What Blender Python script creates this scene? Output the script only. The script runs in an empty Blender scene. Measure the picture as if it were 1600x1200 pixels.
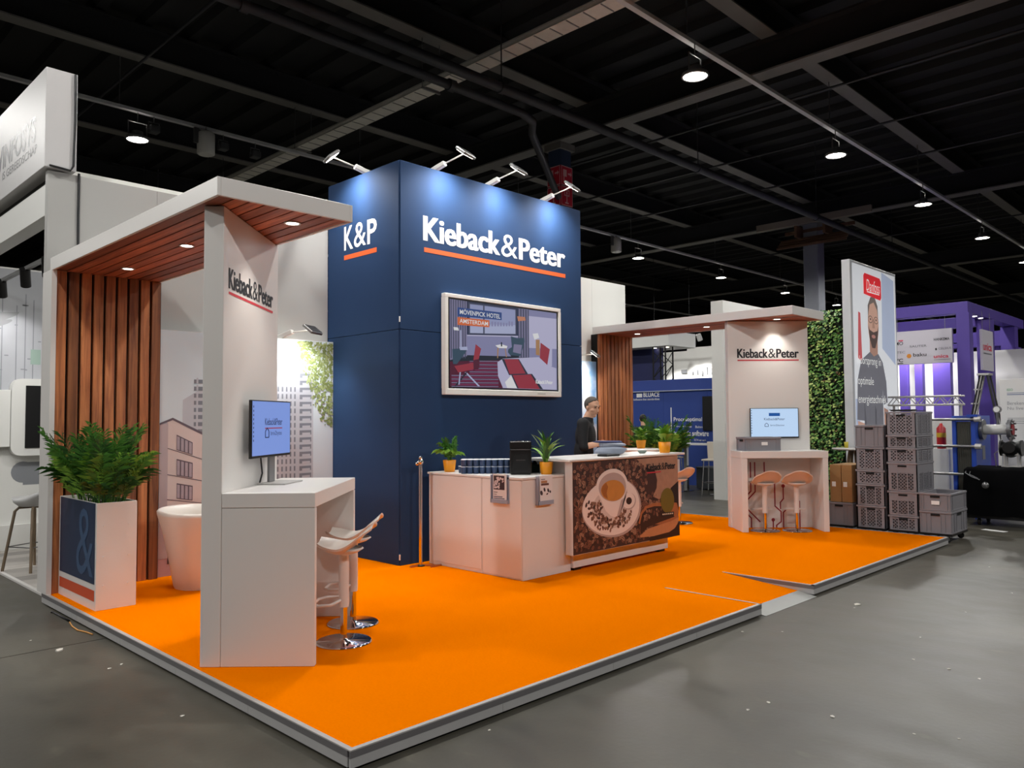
import bpy, bmesh, math, random
from math import sin, cos, pi, radians, sqrt, atan2
from mathutils import Vector, Matrix
random.seed(7)
scn = bpy.context.scene
COL = scn.collection

# ---------------------------------------------------------------- camera
cam_data = bpy.data.cameras.new('camera')
cam_data.sensor_width = 36.0
cam_data.lens = 1234.256 / 1600 * 36.0
cam_data.clip_end = 400
cam = bpy.data.objects.new('camera', cam_data)
COL.objects.link(cam)
def _axes():
    yaw, pitch, roll = radians(44.68959), radians(2.52249), radians(-0.38720)
    F = Vector((cos(yaw)*cos(pitch), sin(yaw)*cos(pitch), sin(pitch)))
    R = Vector((sin(yaw), -cos(yaw), 0)); U = R.cross(F)
    return F, cos(roll)*R + sin(roll)*U, -sin(roll)*R + cos(roll)*U
_F, _R, _U = _axes()
cam.matrix_world = Matrix(((_R.x, _U.x, -_F.x, -2.18185), (_R.y, _U.y, -_F.y, -3.25998), (_R.z, _U.z, -_F.z, 1.68), (0, 0, 0, 1)))
scn.camera = cam

# ---------------------------------------------------------------- world, exposure
world = bpy.data.worlds.new('hall_air'); scn.world = world; world.use_nodes = True
world.node_tree.nodes['Background'].inputs[0].default_value = (0.9, 0.95, 1.0, 1)
world.node_tree.nodes['Background'].inputs[1].default_value = 0.02
vs = scn.view_settings
scn.display_settings.display_device = 'sRGB'
vs.view_transform = 'Standard'; vs.look = 'None'; vs.exposure = 0.0; vs.gamma = 1.0
vs.use_curve_mapping = False
HIGHBAY_W = 735.0
ARM_W = 130.0
DOWN_W = 32.0

# ---------------------------------------------------------------- materials
def lin(h):
    if isinstance(h, str):
        h = h.lstrip('#'); v = [int(h[i:i+2], 16)/255 for i in (0, 2, 4)]
    else: v = [c/255 for c in h]
    return tuple(c/12.92 if c <= .04045 else ((c+.055)/1.055)**2.4 for c in v) + (1.0,)
_M = {}
def mat(name, col, rough=.5, metal=0., var=.06, scale=6., bump=0., emit=0., coat=0., spec=.5, trans=0.):
    """plain procedural surface: base colour with slight noise variation, optional bump / emission"""
    if name in _M: return _M[name]
    m = bpy.data.materials.new(name); m.use_nodes = True; _M[name] = m
    nt = m.node_tree; b = nt.nodes['Principled BSDF']
    c = lin(col)
    b.inputs['Roughness'].default_value = rough; b.inputs['Metallic'].default_value = metal
    b.inputs['Specular IOR Level'].default_value = spec
    b.inputs['Coat Weight'].default_value = coat
    b.inputs['Transmission Weight'].default_value = trans
    b.inputs['Base Color'].default_value = c
    if var > 0 or bump > 0:
        tc = nt.nodes.new('ShaderNodeTexCoord'); nz = nt.nodes.new('ShaderNodeTexNoise')
        nz.inputs['Scale'].default_value = scale; nz.inputs['Detail'].default_value = 4
        nt.links.new(tc.outputs['Object'], nz.inputs['Vector'])
        if var > 0:
            mx = nt.nodes.new('ShaderNodeMix'); mx.data_type = 'RGBA'
            mx.inputs[6].default_value = tuple(x*(1-var) for x in c[:3])+(1,)
            mx.inputs[7].default_value = tuple(min(1, x*(1+var)) for x in c[:3])+(1,)
            nt.links.new(nz.outputs['Fac'], mx.inputs[0]); nt.links.new(mx.outputs[2], b.inputs['Base Color'])
        if bump > 0:
            bp = nt.nodes.new('ShaderNodeBump'); bp.inputs['Strength'].default_value = bump; bp.inputs['Distance'].default_value = .01
            nt.links.new(nz.outputs['Fac'], bp.inputs['Height']); nt.links.new(bp.outputs[0], b.inputs['Normal'])
    if emit > 0:
        b.inputs['Emission Color'].default_value = c; b.inputs['Emission Strength'].default_value = emit
    return m

def wood_mat(name, c1, c2, axis='Z', rough=.55):
    """reddish plank wood: long grain along one object axis, tone differs per object"""
    if name in _M: return _M[name]
    m = bpy.data.materials.new(name); m.use_nodes = True; _M[name] = m
    nt = m.node_tree; b = nt.nodes['Principled BSDF']; b.inputs['Roughness'].default_value = rough
    tc = nt.nodes.new('ShaderNodeTexCoord'); mp = nt.nodes.new('ShaderNodeMapping')
    sc = {'X': (1.2, 22, 22), 'Y': (22, 1.2, 22), 'Z': (22, 22, 1.2)}[axis]
    mp.inputs['Scale'].default_value = sc
    oi = nt.nodes.new('ShaderNodeObjectInfo')
    ad = nt.nodes.new('ShaderNodeVectorMath'); ad.operation = 'ADD'
    mu = nt.nodes.new('ShaderNodeVectorMath'); mu.operation = 'SCALE'; mu.inputs[3].default_value = 40
    nt.links.new(oi.outputs['Random'], mu.inputs[0])
    nt.links.new(tc.outputs['Object'], ad.inputs[0]); nt.links.new(mu.outputs[0], ad.inputs[1])
    nt.links.new(ad.outputs[0], mp.inputs['Vector'])
    nz = nt.nodes.new('ShaderNodeTexNoise'); nz.inputs['Scale'].default_value = 1.; nz.inputs['Detail'].default_value = 6; nz.inputs['Roughness'].default_value = .65
    nz.inputs['Distortion'].default_value = .6
    nt.links.new(mp.outputs[0], nz.inputs['Vector'])
    cr = nt.nodes.new('ShaderNodeValToRGB')
    cr.color_ramp.elements[0].position = .3; cr.color_ramp.elements[0].color = lin(c1)
    cr.color_ramp.elements[1].position = .72; cr.color_ramp.elements[1].color = lin(c2)
    nt.links.new(nz.outputs['Fac'], cr.inputs[0])
    hs = nt.nodes.new('ShaderNodeHueSaturation')
    mr = nt.nodes.new('ShaderNodeMapRange'); mr.inputs[3].default_value = .55; mr.inputs[4].default_value = 1.3
    nt.links.new(oi.outputs['Random'], mr.inputs[0]); nt.links.new(mr.outputs[0], hs.inputs['Value'])
    nt.links.new(cr.outputs[0], hs.inputs['Color']); nt.links.new(hs.outputs[0], b.inputs['Base Color'])
    return m

# ---------------------------------------------------------------- mesh builder
class MB:
    def __init__(s): s.v = []; s.f = []; s.m = []; s.sm = []; s.cm = 0
    def mi(s, i): s.cm = i; return s
    def add(s, vs, fs, smooth=False):
        o = len(s.v); s.v += [tuple(p) for p in vs]
        for f in fs: s.f.append(tuple(i+o for i in f)); s.m.append(s.cm); s.sm.append(smooth)
        return s
    def box(s, x0, x1, y0, y1, z0, z1, c=0.):
        if x1 < x0: x0, x1 = x1, x0
        if y1 < y0: y0, y1 = y1, y0
        if z1 < z0: z0, z1 = z1, z0
        return s.obox(((x0+x1)/2, (y0+y1)/2, (z0+z1)/2), (1, 0, 0), (0, 1, 0), (x1-x0)/2, (y1-y0)/2, (z1-z0)/2, c)
    def obox(s, ctr, ax, ay, hx, hy, hz, c=0.):
        ax = Vector(ax).normalized(); ay = Vector(ay).normalized(); az = ax.cross(ay); C = Vector(ctr)
        P = lambda x, y, z: C + ax*x + ay*y + az*z
        if c <= 0 or c*2 >= min(hx, hy, hz)*2:
            vs = [P(x*hx, y*hy, z*hz) for x in (-1, 1) for y in (-1, 1) for z in (-1, 1)]
            return s.add(vs, [(0, 1, 3, 2), (4, 6, 7, 5), (0, 4, 5, 1), (2, 3, 7, 6), (0, 2, 6, 4), (1, 5, 7, 3)])
        vs = []; idx = {}
        for x in (-1, 1):
            for y in (-1, 1):
                for z in (-1, 1):
                    for k, p in enumerate(((x*hx, y*(hy-c), z*(hz-c)), (x*(hx-c), y*hy, z*(hz-c)), (x*(hx-c), y*(hy-c), z*hz))):
                        idx[(x, y, z, k)] = len(vs); vs.append(P(*p))
        fs = []
        for sg in (-1, 1):
            q = [(-1, -1), (1, -1), (1, 1), (-1, 1)]
            if sg < 0: q = q[::-1]
            fs.append([idx[(sg, a, b, 0)] for a, b in q]); fs.append([idx[(b, sg, a, 1)] for a, b in q]); fs.append([idx[(a, b, sg, 2)] for a, b in q])
        for a in (-1, 1):
            for b in (-1, 1):
                e = a*b > 0
                f = [idx[(a, b, -1, 0)], idx[(a, b, -1, 1)], idx[(a, b, 1, 1)], idx[(a, b, 1, 0)]]; fs.append(f if e else f[::-1])
                f = [idx[(-1, a, b, 1)], idx[(-1, a, b, 2)], idx[(1, a, b, 2)], idx[(1, a, b, 1)]]; fs.append(f if e else f[::-1])
                f = [idx[(b, -1, a, 2)], idx[(b, -1, a, 0)], idx[(b, 1, a, 0)], idx[(b, 1, a, 2)]]; fs.append(f if e else f[::-1])
        for x in (-1, 1):
            for y in (-1, 1):
                for z in (-1, 1):
                    f = [idx[(x, y, z, 0)], idx[(x, y, z, 1)], idx[(x, y, z, 2)]]; fs.append(f if x*y*z > 0 else f[::-1])
        return s.add(vs, fs)
    def bar(s, p0, p1, w, h, up=(0, 0, 1), c=0.):
        p0 = Vector(p0); p1 = Vector(p1); d = (p1-p0); L = d.length; d.normalize(); up = Vector(up)
        if abs(d.dot(up)) > .99: up = Vector((1, 0, 0))
        side = up.cross(d).normalized()
        return s.obox((p0+p1)/2, d, side, L/2, w/2, h/2, c)
    def cyl(s, p0, p1, r0, r1=None, n=16, caps=True, smooth=True):
        r1 = r0 if r1 is None else r1
        p0 = Vector(p0); p1 = Vector(p1); d = (p1-p0).normalized()
        a = d.orthogonal().normalized(); b = d.cross(a)
        vs = []
        for p, r in ((p0, r0), (p1, r1)):
            vs += [p + (a*cos(2*pi*i/n) + b*sin(2*pi*i/n))*r for i in range(n)]
        s.add(vs, [(i, (i+1) % n, n+(i+1) % n, n+i) for i in range(n)], smooth)
        if caps:
            s.add(vs[:n], [tuple(range(n))[::-1]]); s.add(vs[n:], [tuple(range(n))])
        return s
    def lathe(s, prof, ctr=(0, 0, 0), n=24, smooth=True, caps=True, a0=0., a1=2*pi):
        C = Vector(ctr); vs = []; full = abs(a1-a0-2*pi) < 1e-6; k = n if full else n+1
        for r, z in prof:
            vs += [C + Vector((r*cos(a0+(a1-a0)*i/n), r*sin(a0+(a1-a0)*i/n), z)) for i in range(k)]
        fs = []
        for j in range(len(prof)-1):
            for i in range(n):
                i2 = (i+1) % k; fs.append((j*k+i, j*k+i2, (j+1)*k+i2, (j+1)*k+i))
        s.add(vs, fs, smooth)
        if caps and full:
            if prof[0][0] > 1e-5: s.add(vs[:k], [tuple(range(k))[::-1]])
            if prof[-1][0] > 1e-5: s.add(vs[-k:], [tuple(range(k))])
        return s
    def prism(s, poly, d):
        d = Vector(d); n = len(poly); P = [Vector(p) for p in poly]
        return s.add(P + [p+d for p in P], [tuple(range(n))[::-1], tuple(range(n, 2*n))] + [(i, (i+1) % n, n+(i+1) % n, n+i) for i in range(n)])
    def tube(s, pts, r, n=8, smooth=True):
        pts = [Vector(p) for p in pts]; k = len(pts); rs = r if isinstance(r, (list, tuple)) else [r]*k
        vs = []; prev = None
        for i, p in enumerate(pts):
            t = (pts[min(i+1, k-1)]-pts[max(i-1, 0)]).normalized()
            a = t.orthogonal().normalized() if prev is None else (prev - t*prev.dot(t)).normalized()
            prev = a; b = t.cross(a)
            vs += [p + (a*cos(2*pi*j/n)+b*sin(2*pi*j/n))*rs[i] for j in range(n)]
        fs = [(i*n+j, i*n+(j+1) % n, (i+1)*n+(j+1) % n, (i+1)*n+j) for i in range(k-1) for j in range(n)]
        s.add(vs, fs, smooth); s.add(vs[:n], [tuple(range(n))[::-1]]); s.add(vs[-n:], [tuple(range(n))])
        return s
    def ellip(s, ctr, rx, ry, rz, n=14, m=9, smooth=True):
        C = Vector(ctr); vs = [C+Vector((0, 0, -rz))]
        for j in range(1, m):
            t = -pi/2 + pi*j/m
            vs += [C+Vector((rx*cos(t)*cos(2*pi*i/n), ry*cos(t)*sin(2*pi*i/n), rz*sin(t))) for i in range(n)]
        vs.append(C+Vector((0, 0, rz))); L = len(vs)-1
        fs = [(0, 1+(i+1) % n, 1+i) for i in range(n)]
        for j in range(m-2):
            fs += [(1+j*n+i, 1+j*n+(i+1) % n, 1+(j+1)*n+(i+1) % n, 1+(j+1)*n+i) for i in range(n)]
        fs += [(L, 1+(m-2)*n+i, 1+(m-2)*n+(i+1) % n) for i in range(n)]
        return s.add(vs, fs, smooth)
    def xf(s, M):
        s.v = [tuple(M @ Vector(p)) for p in s.v]; return s
    def mesh(s, name, mats):
        me = bpy.data.meshes.new(name); me.from_pydata(s.v, [], s.f)
        for m in (mats if isinstance(mats, (list, tuple)) else [mats]): me.materials.append(m)
        me.polygons.foreach_set('material_index', s.m); me.polygons.foreach_set('use_smooth', s.sm); me.update()
        return me
    def build(s, name, mats, parent=None, rel=None, **kw):
        """link as one mesh object; rel=root subtracts an unrotated root's place so world coordinates can be used"""
        if rel is not None:
            o = rel.location; s.v = [(x-o.x, y-o.y, z-o.z) for x, y, z in s.v]; parent = parent or rel
        ob = bpy.data.objects.new(name, s.mesh(name, mats)); COL.objects.link(ob)
        if parent: ob.parent = parent
        for k, v in kw.items(): ob[k] = v
        return ob

def thing(name, label, cat, loc=(0, 0, 0), rz=0., group=None):
    o = bpy.data.objects.new(name, None); COL.objects.link(o)
    o.empty_display_size = .1; o.location = loc; o.rotation_euler = (0, 0, rz)
    o['label'] = label; o['category'] = cat
    if group: o['group'] = group
    return o
def solo(name, label, cat, mb, mats, loc=(0, 0, 0), group=None, rel=True):
    """a thing that is one mesh, coordinates given in the world, origin at loc"""
    if rel: mb.v = [(x-loc[0], y-loc[1], z-loc[2]) for x, y, z in mb.v]
    o = mb.build(name, mats); o.location = loc; o['label'] = label; o['category'] = cat
    if group: o['group'] = group
    return o
def inst(name, me, parent, loc=(0, 0, 0), rot=(0, 0, 0), sc=1., **kw):
    o = bpy.data.objects.new(name, me); COL.objects.link(o); o.parent = parent; o.location = loc; o.rotation_euler = rot
    o.scale = (sc, sc, sc) if not isinstance(sc, tuple) else sc
    for k, v in kw.items(): o[k] = v
    return o
def kids(o): return [c for c in bpy.data.objects if c.parent == o]
def dup(o, loc, rz=None, label=None, group=None):
    c = o.copy(); COL.objects.link(c); c.location = loc
    if rz is not None: c.rotation_euler = (0, 0, rz)
    if label: c['label'] = label
    if group: c['group'] = group
    for a in kids(o):
        a2 = a.copy(); COL.objects.link(a2); a2.parent = c
        for b in kids(a):
            b2 = b.copy(); COL.objects.link(b2); b2.parent = a2
    return c

# ---------------------------------------------------------------- lettering
def glyphs(txt, bold=0.):
    cu = bpy.data.curves.new('t', 'FONT'); cu.body = txt; cu.size = 1; cu.offset = bold; cu.extrude = 0.; cu.resolution_u = 3
    ob = bpy.data.objects.new('t', cu); me = bpy.data.meshes.new_from_object(ob)
    V = [(v.co.x, v.co.y) for v in me.vertices]; Fs = [tuple(p.vertices) for p in me.polygons]
    bpy.data.objects.remove(ob); bpy.data.curves.remove(cu); bpy.data.meshes.remove(me)
    return V, Fs
def put_text(mb, txt, o, r, u, w, h, bold=0., keep=False, lift=.002):
    """lettering filling the w x h rectangle whose lower left corner is o, along r (right) and u (up)"""
    V, Fs = glyphs(txt, bold)
    if not V: return mb
    x0 = min(v[0] for v in V); x1 = max(v[0] for v in V); y0 = min(v[1] for v in V); y1 = max(v[1] for v in V)
    r = Vector(r).normalized(); u = Vector(u).normalized(); n = r.cross(u); o = Vector(o)
    sx = w/(x1-x0); sy = h/(y1-y0)
    if keep: sx = sy = min(sx, sy)
    return mb.add([o + r*((x-x0)*sx) + u*((y-y0)*sy) + n*lift for x, y in V], Fs)
def logo(mb, o, r, u, w, h, lift=.002):
    """the stand's word mark: heavy condensed words around a lighter ampersand"""
    r = Vector(r).normalized(); o = Vector(o)
    for k in (0, 1, 2):
        d = r*(w*.0042*(k-1)); l = lift+.0004*k
        put_text(mb, 'Kieback', o+d, r, u, w*.492, h, .011, lift=l)
        put_text(mb, 'Peter', o+r*w*.636+d, r, u, w*.36, h*.97, .011, lift=l)
    put_text(mb, '&', o+r*w*.503, r, u, w*.118, h, -.002, lift=lift)
    return mb
def rect(mb, o, r, u, x0, x1, y0, y1, lift=.001):
    r = Vector(r).normalized(); u = Vector(u).normalized(); n = r.cross(u); o = Vector(o)+n*lift
    return mb.add([o+r*x0+u*y0, o+r*x1+u*y0, o+r*x1+u*y1, o+r*x0+u*y1], [(0, 1, 2, 3)])
def poly(mb, o, r, u, pts, lift=.001):
    r = Vector(r).normalized(); u = Vector(u).normalized(); n = r.cross(u); o = Vector(o)+n*lift
    return mb.add([o+r*x+u*y for x, y in pts], [tuple(range(len(pts)))])
def disc(mb, o, r, u, cx, cy, rx, ry=None, n=24, rot=0., lift=.001):
    ry = rx if ry is None else ry
    pts = []
    for i in range(n):
        a = 2*pi*i/n; x = rx*cos(a); y = ry*sin(a)
        pts.append((cx+x*cos(rot)-y*sin(rot), cy+x*sin(rot)+y*cos(rot)))
    return poly(mb, o, r, u, pts, lift)

def lamp_data(kind, name, watt, col=(1, .97, .93), size=.3, angle=60, blend=.5):
    l = bpy.data.lights.new(name, kind); l.energy = watt; l.color = col
    if kind == 'AREA': l.shape = 'DISK'; l.size = size; l.spread = radians(angle)
    if kind == 'SPOT': l.spot_size = radians(angle); l.spot_blend = blend; l.shadow_soft_size = size
    return l
def aim(o, d):
    o.rotation_euler = Vector(d).to_track_quat('-Z', 'Y').to_euler()

# ---------------------------------------------------------------- palette
WHITE = mat('white_laminate', '#e2dfdc', .34, var=.02, scale=2.)
WALLW = mat('white_wall_board', '#dededa', .6, var=.02, scale=1.5)
GREYW = mat('grey_wall_board', '#9a9a9a', .6, var=.03, scale=1.5)
NAVY = mat('navy_wall_fabric', '#284064', .65, var=.05, scale=3., spec=.12)
DARKNAVY = mat('dark_navy_seam', '#0b1326', .6, var=0)
ORANGE = mat('orange_carpet', '#ec7800', .95, var=.05, scale=60., bump=.25, spec=.0)
ORNG_P = mat('orange_print', '#f0662a', .6, var=0)
RED_P = mat('red_print', '#c4303c', .6, var=0)
WHITE_P = mat('white_print', '#f4f4f2', .55, var=0)
BLACK_P = mat('black_print', '#15161c', .55, var=0)
NAVY_P = mat('navy_print', '#16264f', .55, var=0)
ALU = mat('brushed_aluminium', '#bcbab8', .4, .25, var=.06, scale=30)
ALUDARK = mat('aluminium_groove', '#6c6a6c', .5, .0, var=.05, scale=30)
CHROME = mat('polished_chrome', '#d0d0d4', .06, 1., var=0)
STEEL = mat('grey_steel', '#8a8a8c', .35, .8, var=.05)
BLACK = mat('black_plastic', '#111113', .35, var=0)
MATTBLK = mat('matt_black', '#0c0c0e', .8, var=.1)
CEILM = mat('black_painted_roof', '#0f1012', .8, var=.2, scale=3.)
BEAMM = mat('lit_beam_steel', '#6f6d6a', .7, var=.12, scale=4.)  # beam undersides lightened in colour to stand for light bounced off the floor
BEAMW = mat('shaded_beam_steel', '#1b1b1d', .8, var=.12, scale=4.)  # same beam steel, darkened in colour where the bounced light stays away
PIPEM = mat('dark_painted_pipe', '#2c2d33', .55, var=.1)
WOODZ = wood_mat('red_plank_wood', '#6b3520', '#c8804c', 'Z')
WOODY = wood_mat('red_soffit_wood', '#7a3c2a', '#c87a54', 'Y')
GLOW = mat('lamp_glow', '#fff6ea', .4, var=0, emit=30.)
GLOWS = mat('small_lamp_glow', '#fff3e2', .4, var=0, emit=14.)
LEAF = [mat('palm_leaf_dark', '#2c5a22', .5, var=.3, scale=20, trans=0.), mat('palm_leaf_mid', '#48802c', .5, var=.3, scale=20), mat('palm_leaf_light', '#7fae3c', .5, var=.25, scale=20)]
SOIL = mat('dark_soil', '#2a1e16', .95, var=.3, scale=40, bump=.5)
POTM = mat('orange_ceramic', '#f19a17', .4, var=.06)
SKIN = mat('skin', '#d0a084', .55, var=.08, scale=15)
CRATE = mat('grey_crate_plastic', '#8b898f', .5, var=.05)
CARD = mat('brown_cardboard', '#a17a4c', .8, var=.06)
PURPLE = mat('purple_panel', '#4f3b94', .55, var=.04)
# ================================================================ HALL: floor, roof, walls
def concrete():
    m = bpy.data.materials.new('polished_concrete'); m.use_nodes = True; nt = m.node_tree; b = nt.nodes['Principled BSDF']
    tc = nt.nodes.new('ShaderNodeTexCoord')
    def noise(sc, det, dist=0., ms=(1, 1, 1)):
        mp = nt.nodes.new('ShaderNodeMapping'); mp.inputs['Scale'].default_value = ms
        n = nt.nodes.new('ShaderNodeTexNoise'); n.inputs['Scale'].default_value = sc; n.inputs['Detail'].default_value = det; n.inputs['Distortion'].default_value = dist
        nt.links.new(tc.outputs['Object'], mp.inputs[0]); nt.links.new(mp.outputs[0], n.inputs['Vector']); return n
    n1 = noise(.55, 5, .8); n2 = noise(5, 8, .3, (1, .5, 1)); n3 = noise(26, 3)
    cr = nt.nodes.new('ShaderNodeValToRGB'); cr.color_ramp.elements[0].position = .3; cr.color_ramp.elements[0].color = lin('#424038')
    cr.color_ramp.elements[1].position = .72; cr.color_ramp.elements[1].color = lin('#5b574d')
    nt.links.new(n1.outputs['Fac'], cr.inputs[0])
    mx = nt.nodes.new('ShaderNodeMix'); mx.data_type = 'RGBA'; mx.blend_type = 'OVERLAY'; mx.inputs[0].default_value = .38
    nt.links.new(cr.outputs[0], mx.inputs[6]); nt.links.new(n2.outputs['Fac'], mx.inputs[7])
    # pale scuffs
    c2 = nt.nodes.new('ShaderNodeValToRGB'); c2.color_ramp.elements[0].position = .66; c2.color_ramp.elements[0].color = (0, 0, 0, 1); c2.color_ramp.elements[1].position = .8; c2.color_ramp.elements[1].color = (1, 1, 1, 1)
    nt.links.new(n2.outputs['Fac'], c2.inputs[0])
    m2 = nt.nodes.new('ShaderNodeMix'); m2.data_type = 'RGBA'; m2.inputs[7].default_value = lin('#767265')
    mu = nt.nodes.new('ShaderNodeMath'); mu.operation = 'MULTIPLY'; mu.inputs[1].default_value = .45
    nt.links.new(c2.outputs[0], mu.inputs[0]); nt.links.new(mu.outputs[0], m2.inputs[0]); nt.links.new(mx.outputs[2], m2.inputs[6])
    nt.links.new(m2.outputs[2], b.inputs['Base Color']); b.inputs['Specular IOR Level'].default_value = .35
    mr = nt.nodes.new('ShaderNodeMapRange'); mr.inputs[3].default_value = .3; mr.inputs[4].default_value = .55
    nt.links.new(n2.outputs['Fac'], mr.inputs[0]); nt.links.new(mr.outputs[0], b.inputs['Roughness'])
    bp = nt.nodes.new('ShaderNodeBump'); bp.inputs['Strength'].default_value = .08; bp.inputs['Distance'].default_value = .01
    nt.links.new(n3.outputs['Fac'], bp.inputs['Height']); nt.links.new(bp.outputs[0], b.inputs['Normal'])
    return m
CONC = concrete()
HX0, HX1, HY0, HY1 = -16., 58., -15., 40.
floor = MB().box(HX0, HX1, HY0, HY1, -.3, -.012).build('floor', mat('joint_dirt', '#2c2a27', .9))
floor['kind'] = 'structure'
xs = [HX0, -7.2, -.34, 6.6, 13.6, 20.6, 27.6, 34.6, 41.6, HX1]; xs = [HX0, -9., HX1]
ys = [HY0, -4.9, 3.36, 11.6, 20., HY1]
for i in range(len(xs)-1):
    for j in range(len(ys)-1):
        MB().box(xs[i]+.006, xs[i+1]-.006, ys[j]+.006, ys[j+1]-.006, -.1, 0).build('slab', CONC, floor)
# roof deck: corrugated sheet running along Y
mb = MB(); x = HX0; p = []
while x < HX1:
    p += [(x, 9.3), (x+.55, 9.3), (x+.62, 9.16), (x+.78, 9.16), (x+.85, 9.3)]; x += .85
pts = [(a, HY0, z) for a, z in p]; n = len(pts)
mb.add(pts+[(a, HY1, z) for a, _, z in pts], [(i, n+i, n+i+1, i+1) for i in range(n-1)])
mb.box(HX0, HX1, HY0, HY1, 9.32, 9.4)
ceiling = mb.build('ceiling', CEILM); ceiling['kind'] = 'structure'
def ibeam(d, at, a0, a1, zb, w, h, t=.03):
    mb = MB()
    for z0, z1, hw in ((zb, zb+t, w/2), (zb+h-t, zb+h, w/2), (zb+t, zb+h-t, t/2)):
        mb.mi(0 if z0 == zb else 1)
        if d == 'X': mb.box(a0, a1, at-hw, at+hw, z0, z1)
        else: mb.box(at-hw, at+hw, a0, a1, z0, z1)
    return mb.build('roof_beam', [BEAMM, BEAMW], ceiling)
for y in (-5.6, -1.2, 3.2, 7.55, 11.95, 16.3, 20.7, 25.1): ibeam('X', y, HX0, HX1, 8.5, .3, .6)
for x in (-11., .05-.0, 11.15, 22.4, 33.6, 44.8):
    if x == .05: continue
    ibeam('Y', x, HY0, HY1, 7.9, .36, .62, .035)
for nm, a in (('wall_back', (HX0, HX1, HY1, HY1+.2)), ('wall_front', (HX0, HX1, HY0-.2, HY0)), ('wall_left', (HX0-.2, HX0, HY0, HY1)), ('wall_right', (HX1, HX1+.2, HY0, HY1))):
    w = MB().box(a[0], a[1], a[2], a[3], 0, 9.4).build(nm, mat('dark_hall_wall', '#2a2b2f', .8)); w['kind'] = 'structure'

# thin sprinkler and conduit runs under the roof
def pipe(name, label, cat, pts, r, m, n=10):
    return solo(name, label, cat, MB().tube(pts, r, n), m, pts[0])
mb = MB().tube([(HX0, 6.12, 7.0), (7.6, 6.12, 7.0), (7.95, 6.2, 6.97), (8.25, 6.5, 6.9), (10.9, 8.2, 6.6)], .075, 12)
for xx in (-3.6, 2.4, 5.9): mb.cyl((xx, 6.12, 7), (xx+.12, 6.12, 7), .1, n=12)
solo('ceiling_pipe', 'dark roof pipe ending in an elbow beside the red fire signs', 'pipe', mb, PIPEM, (HX0, 6.12, 7))
mb = MB().tube([(HX0, 5.62, 7.0), (HX1, 5.62, 7.0)], .085, 12)
for xx in (1.8, 6.6, 12.5, 18.4, 24.): mb.cyl((xx, 5.62, 7), (xx, 5.62, 9.1), .012, n=6); mb.cyl((xx-.05, 5.62, 7), (xx+.05, 5.62, 7), .1, n=12)
solo('ceiling_pipe', 'long straight dark pipe crossing the whole roof to the right', 'pipe', mb, PIPEM, (HX0, 5.62, 7))
# perforated cable tray along Y
tray = thing('cable_tray', 'grey perforated cable tray running diagonally under the dark roof', 'cable tray', (6.58, 12, 7.5))
mb = MB().box(6.6, 6.94, HY0, HY1, 7.62, 7.632)
mb.box(6.6, 6.61, HY0, HY1, 7.62, 7.69).box(6.93, 6.94, HY0, HY1, 7.62, 7.69)
mb.build('tray_base', mat('galvanised_tray', '#d0cdc5', .55, .0, var=.1, scale=12), rel=tray)
mb = MB(); y = -4.
while y < 34: mb.box(6.62, 6.92, y, y+.02, 7.612, 7.62); y += .33
mb.build('tray_rib', STEEL, rel=tray, kind='stuff')
for y in (0.5, 3.3, 7.6, 12, 16.3, 20.6):
    MB().box(6.56, 6.98, y-.02, y+.02, 7.585, 7.612).cyl((6.57, y, 7.6), (6.57, y, 9.2), .008, n=6).cyl((6.97, y, 7.6), (6.97, y, 9.2), .008, n=6).build('hanger', STEEL, rel=tray)
MB().cyl((6.62, -4, 7.71), (6.62, 30, 7.71), .02, n=8).build('cable', mat('pale_cable', '#a9a7a0', .6), rel=tray)
def conduit(y, label, x0, x1):
    t = thing('lamp_rail', label, 'lamp rail', (x0, y, 7.55))
    MB().box(x0, x1, y-.045, y+.045, 7.52, 7.58).build('rail', mat('grey_rail', '#c4c5c8', .5, .1), rel=t)
    x = x0+1.
    while x < x1: MB().cyl((x, y, 7.58), (x, y, 9.2), .01, n=6).build('hanger', STEEL, rel=t); x += 5.33
conduit(3.25, 'grey lamp rail carrying the nearer row of high bay lamps', -14, 55)
conduit(12.1, 'grey lamp rail carrying the farther row of high bay lamps', -14, 55)
# small sprinkler lines along Y
for x, z, lab in ((3.2, 8.3, 'thin dark sprinkler pipe high above the left canopy'), (13.6, 8.35, 'thin dark sprinkler pipe nearest behind the big roof girder'), (16.4, 8.35, 'thin dark sprinkler pipe second behind the big roof girder'), (19.3, 8.35, 'thin dark sprinkler pipe third behind the big roof girder'), (28, 8.3, 'thin dark sprinkler pipe far behind the grey column')):
    solo('sprinkler_line', lab, 'pipe', MB().tube([(x, HY0, z), (x, HY1, z)], .028, 6), PIPEM, (x, HY0, z), group='thin sprinkler pipes under the roof')

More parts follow.
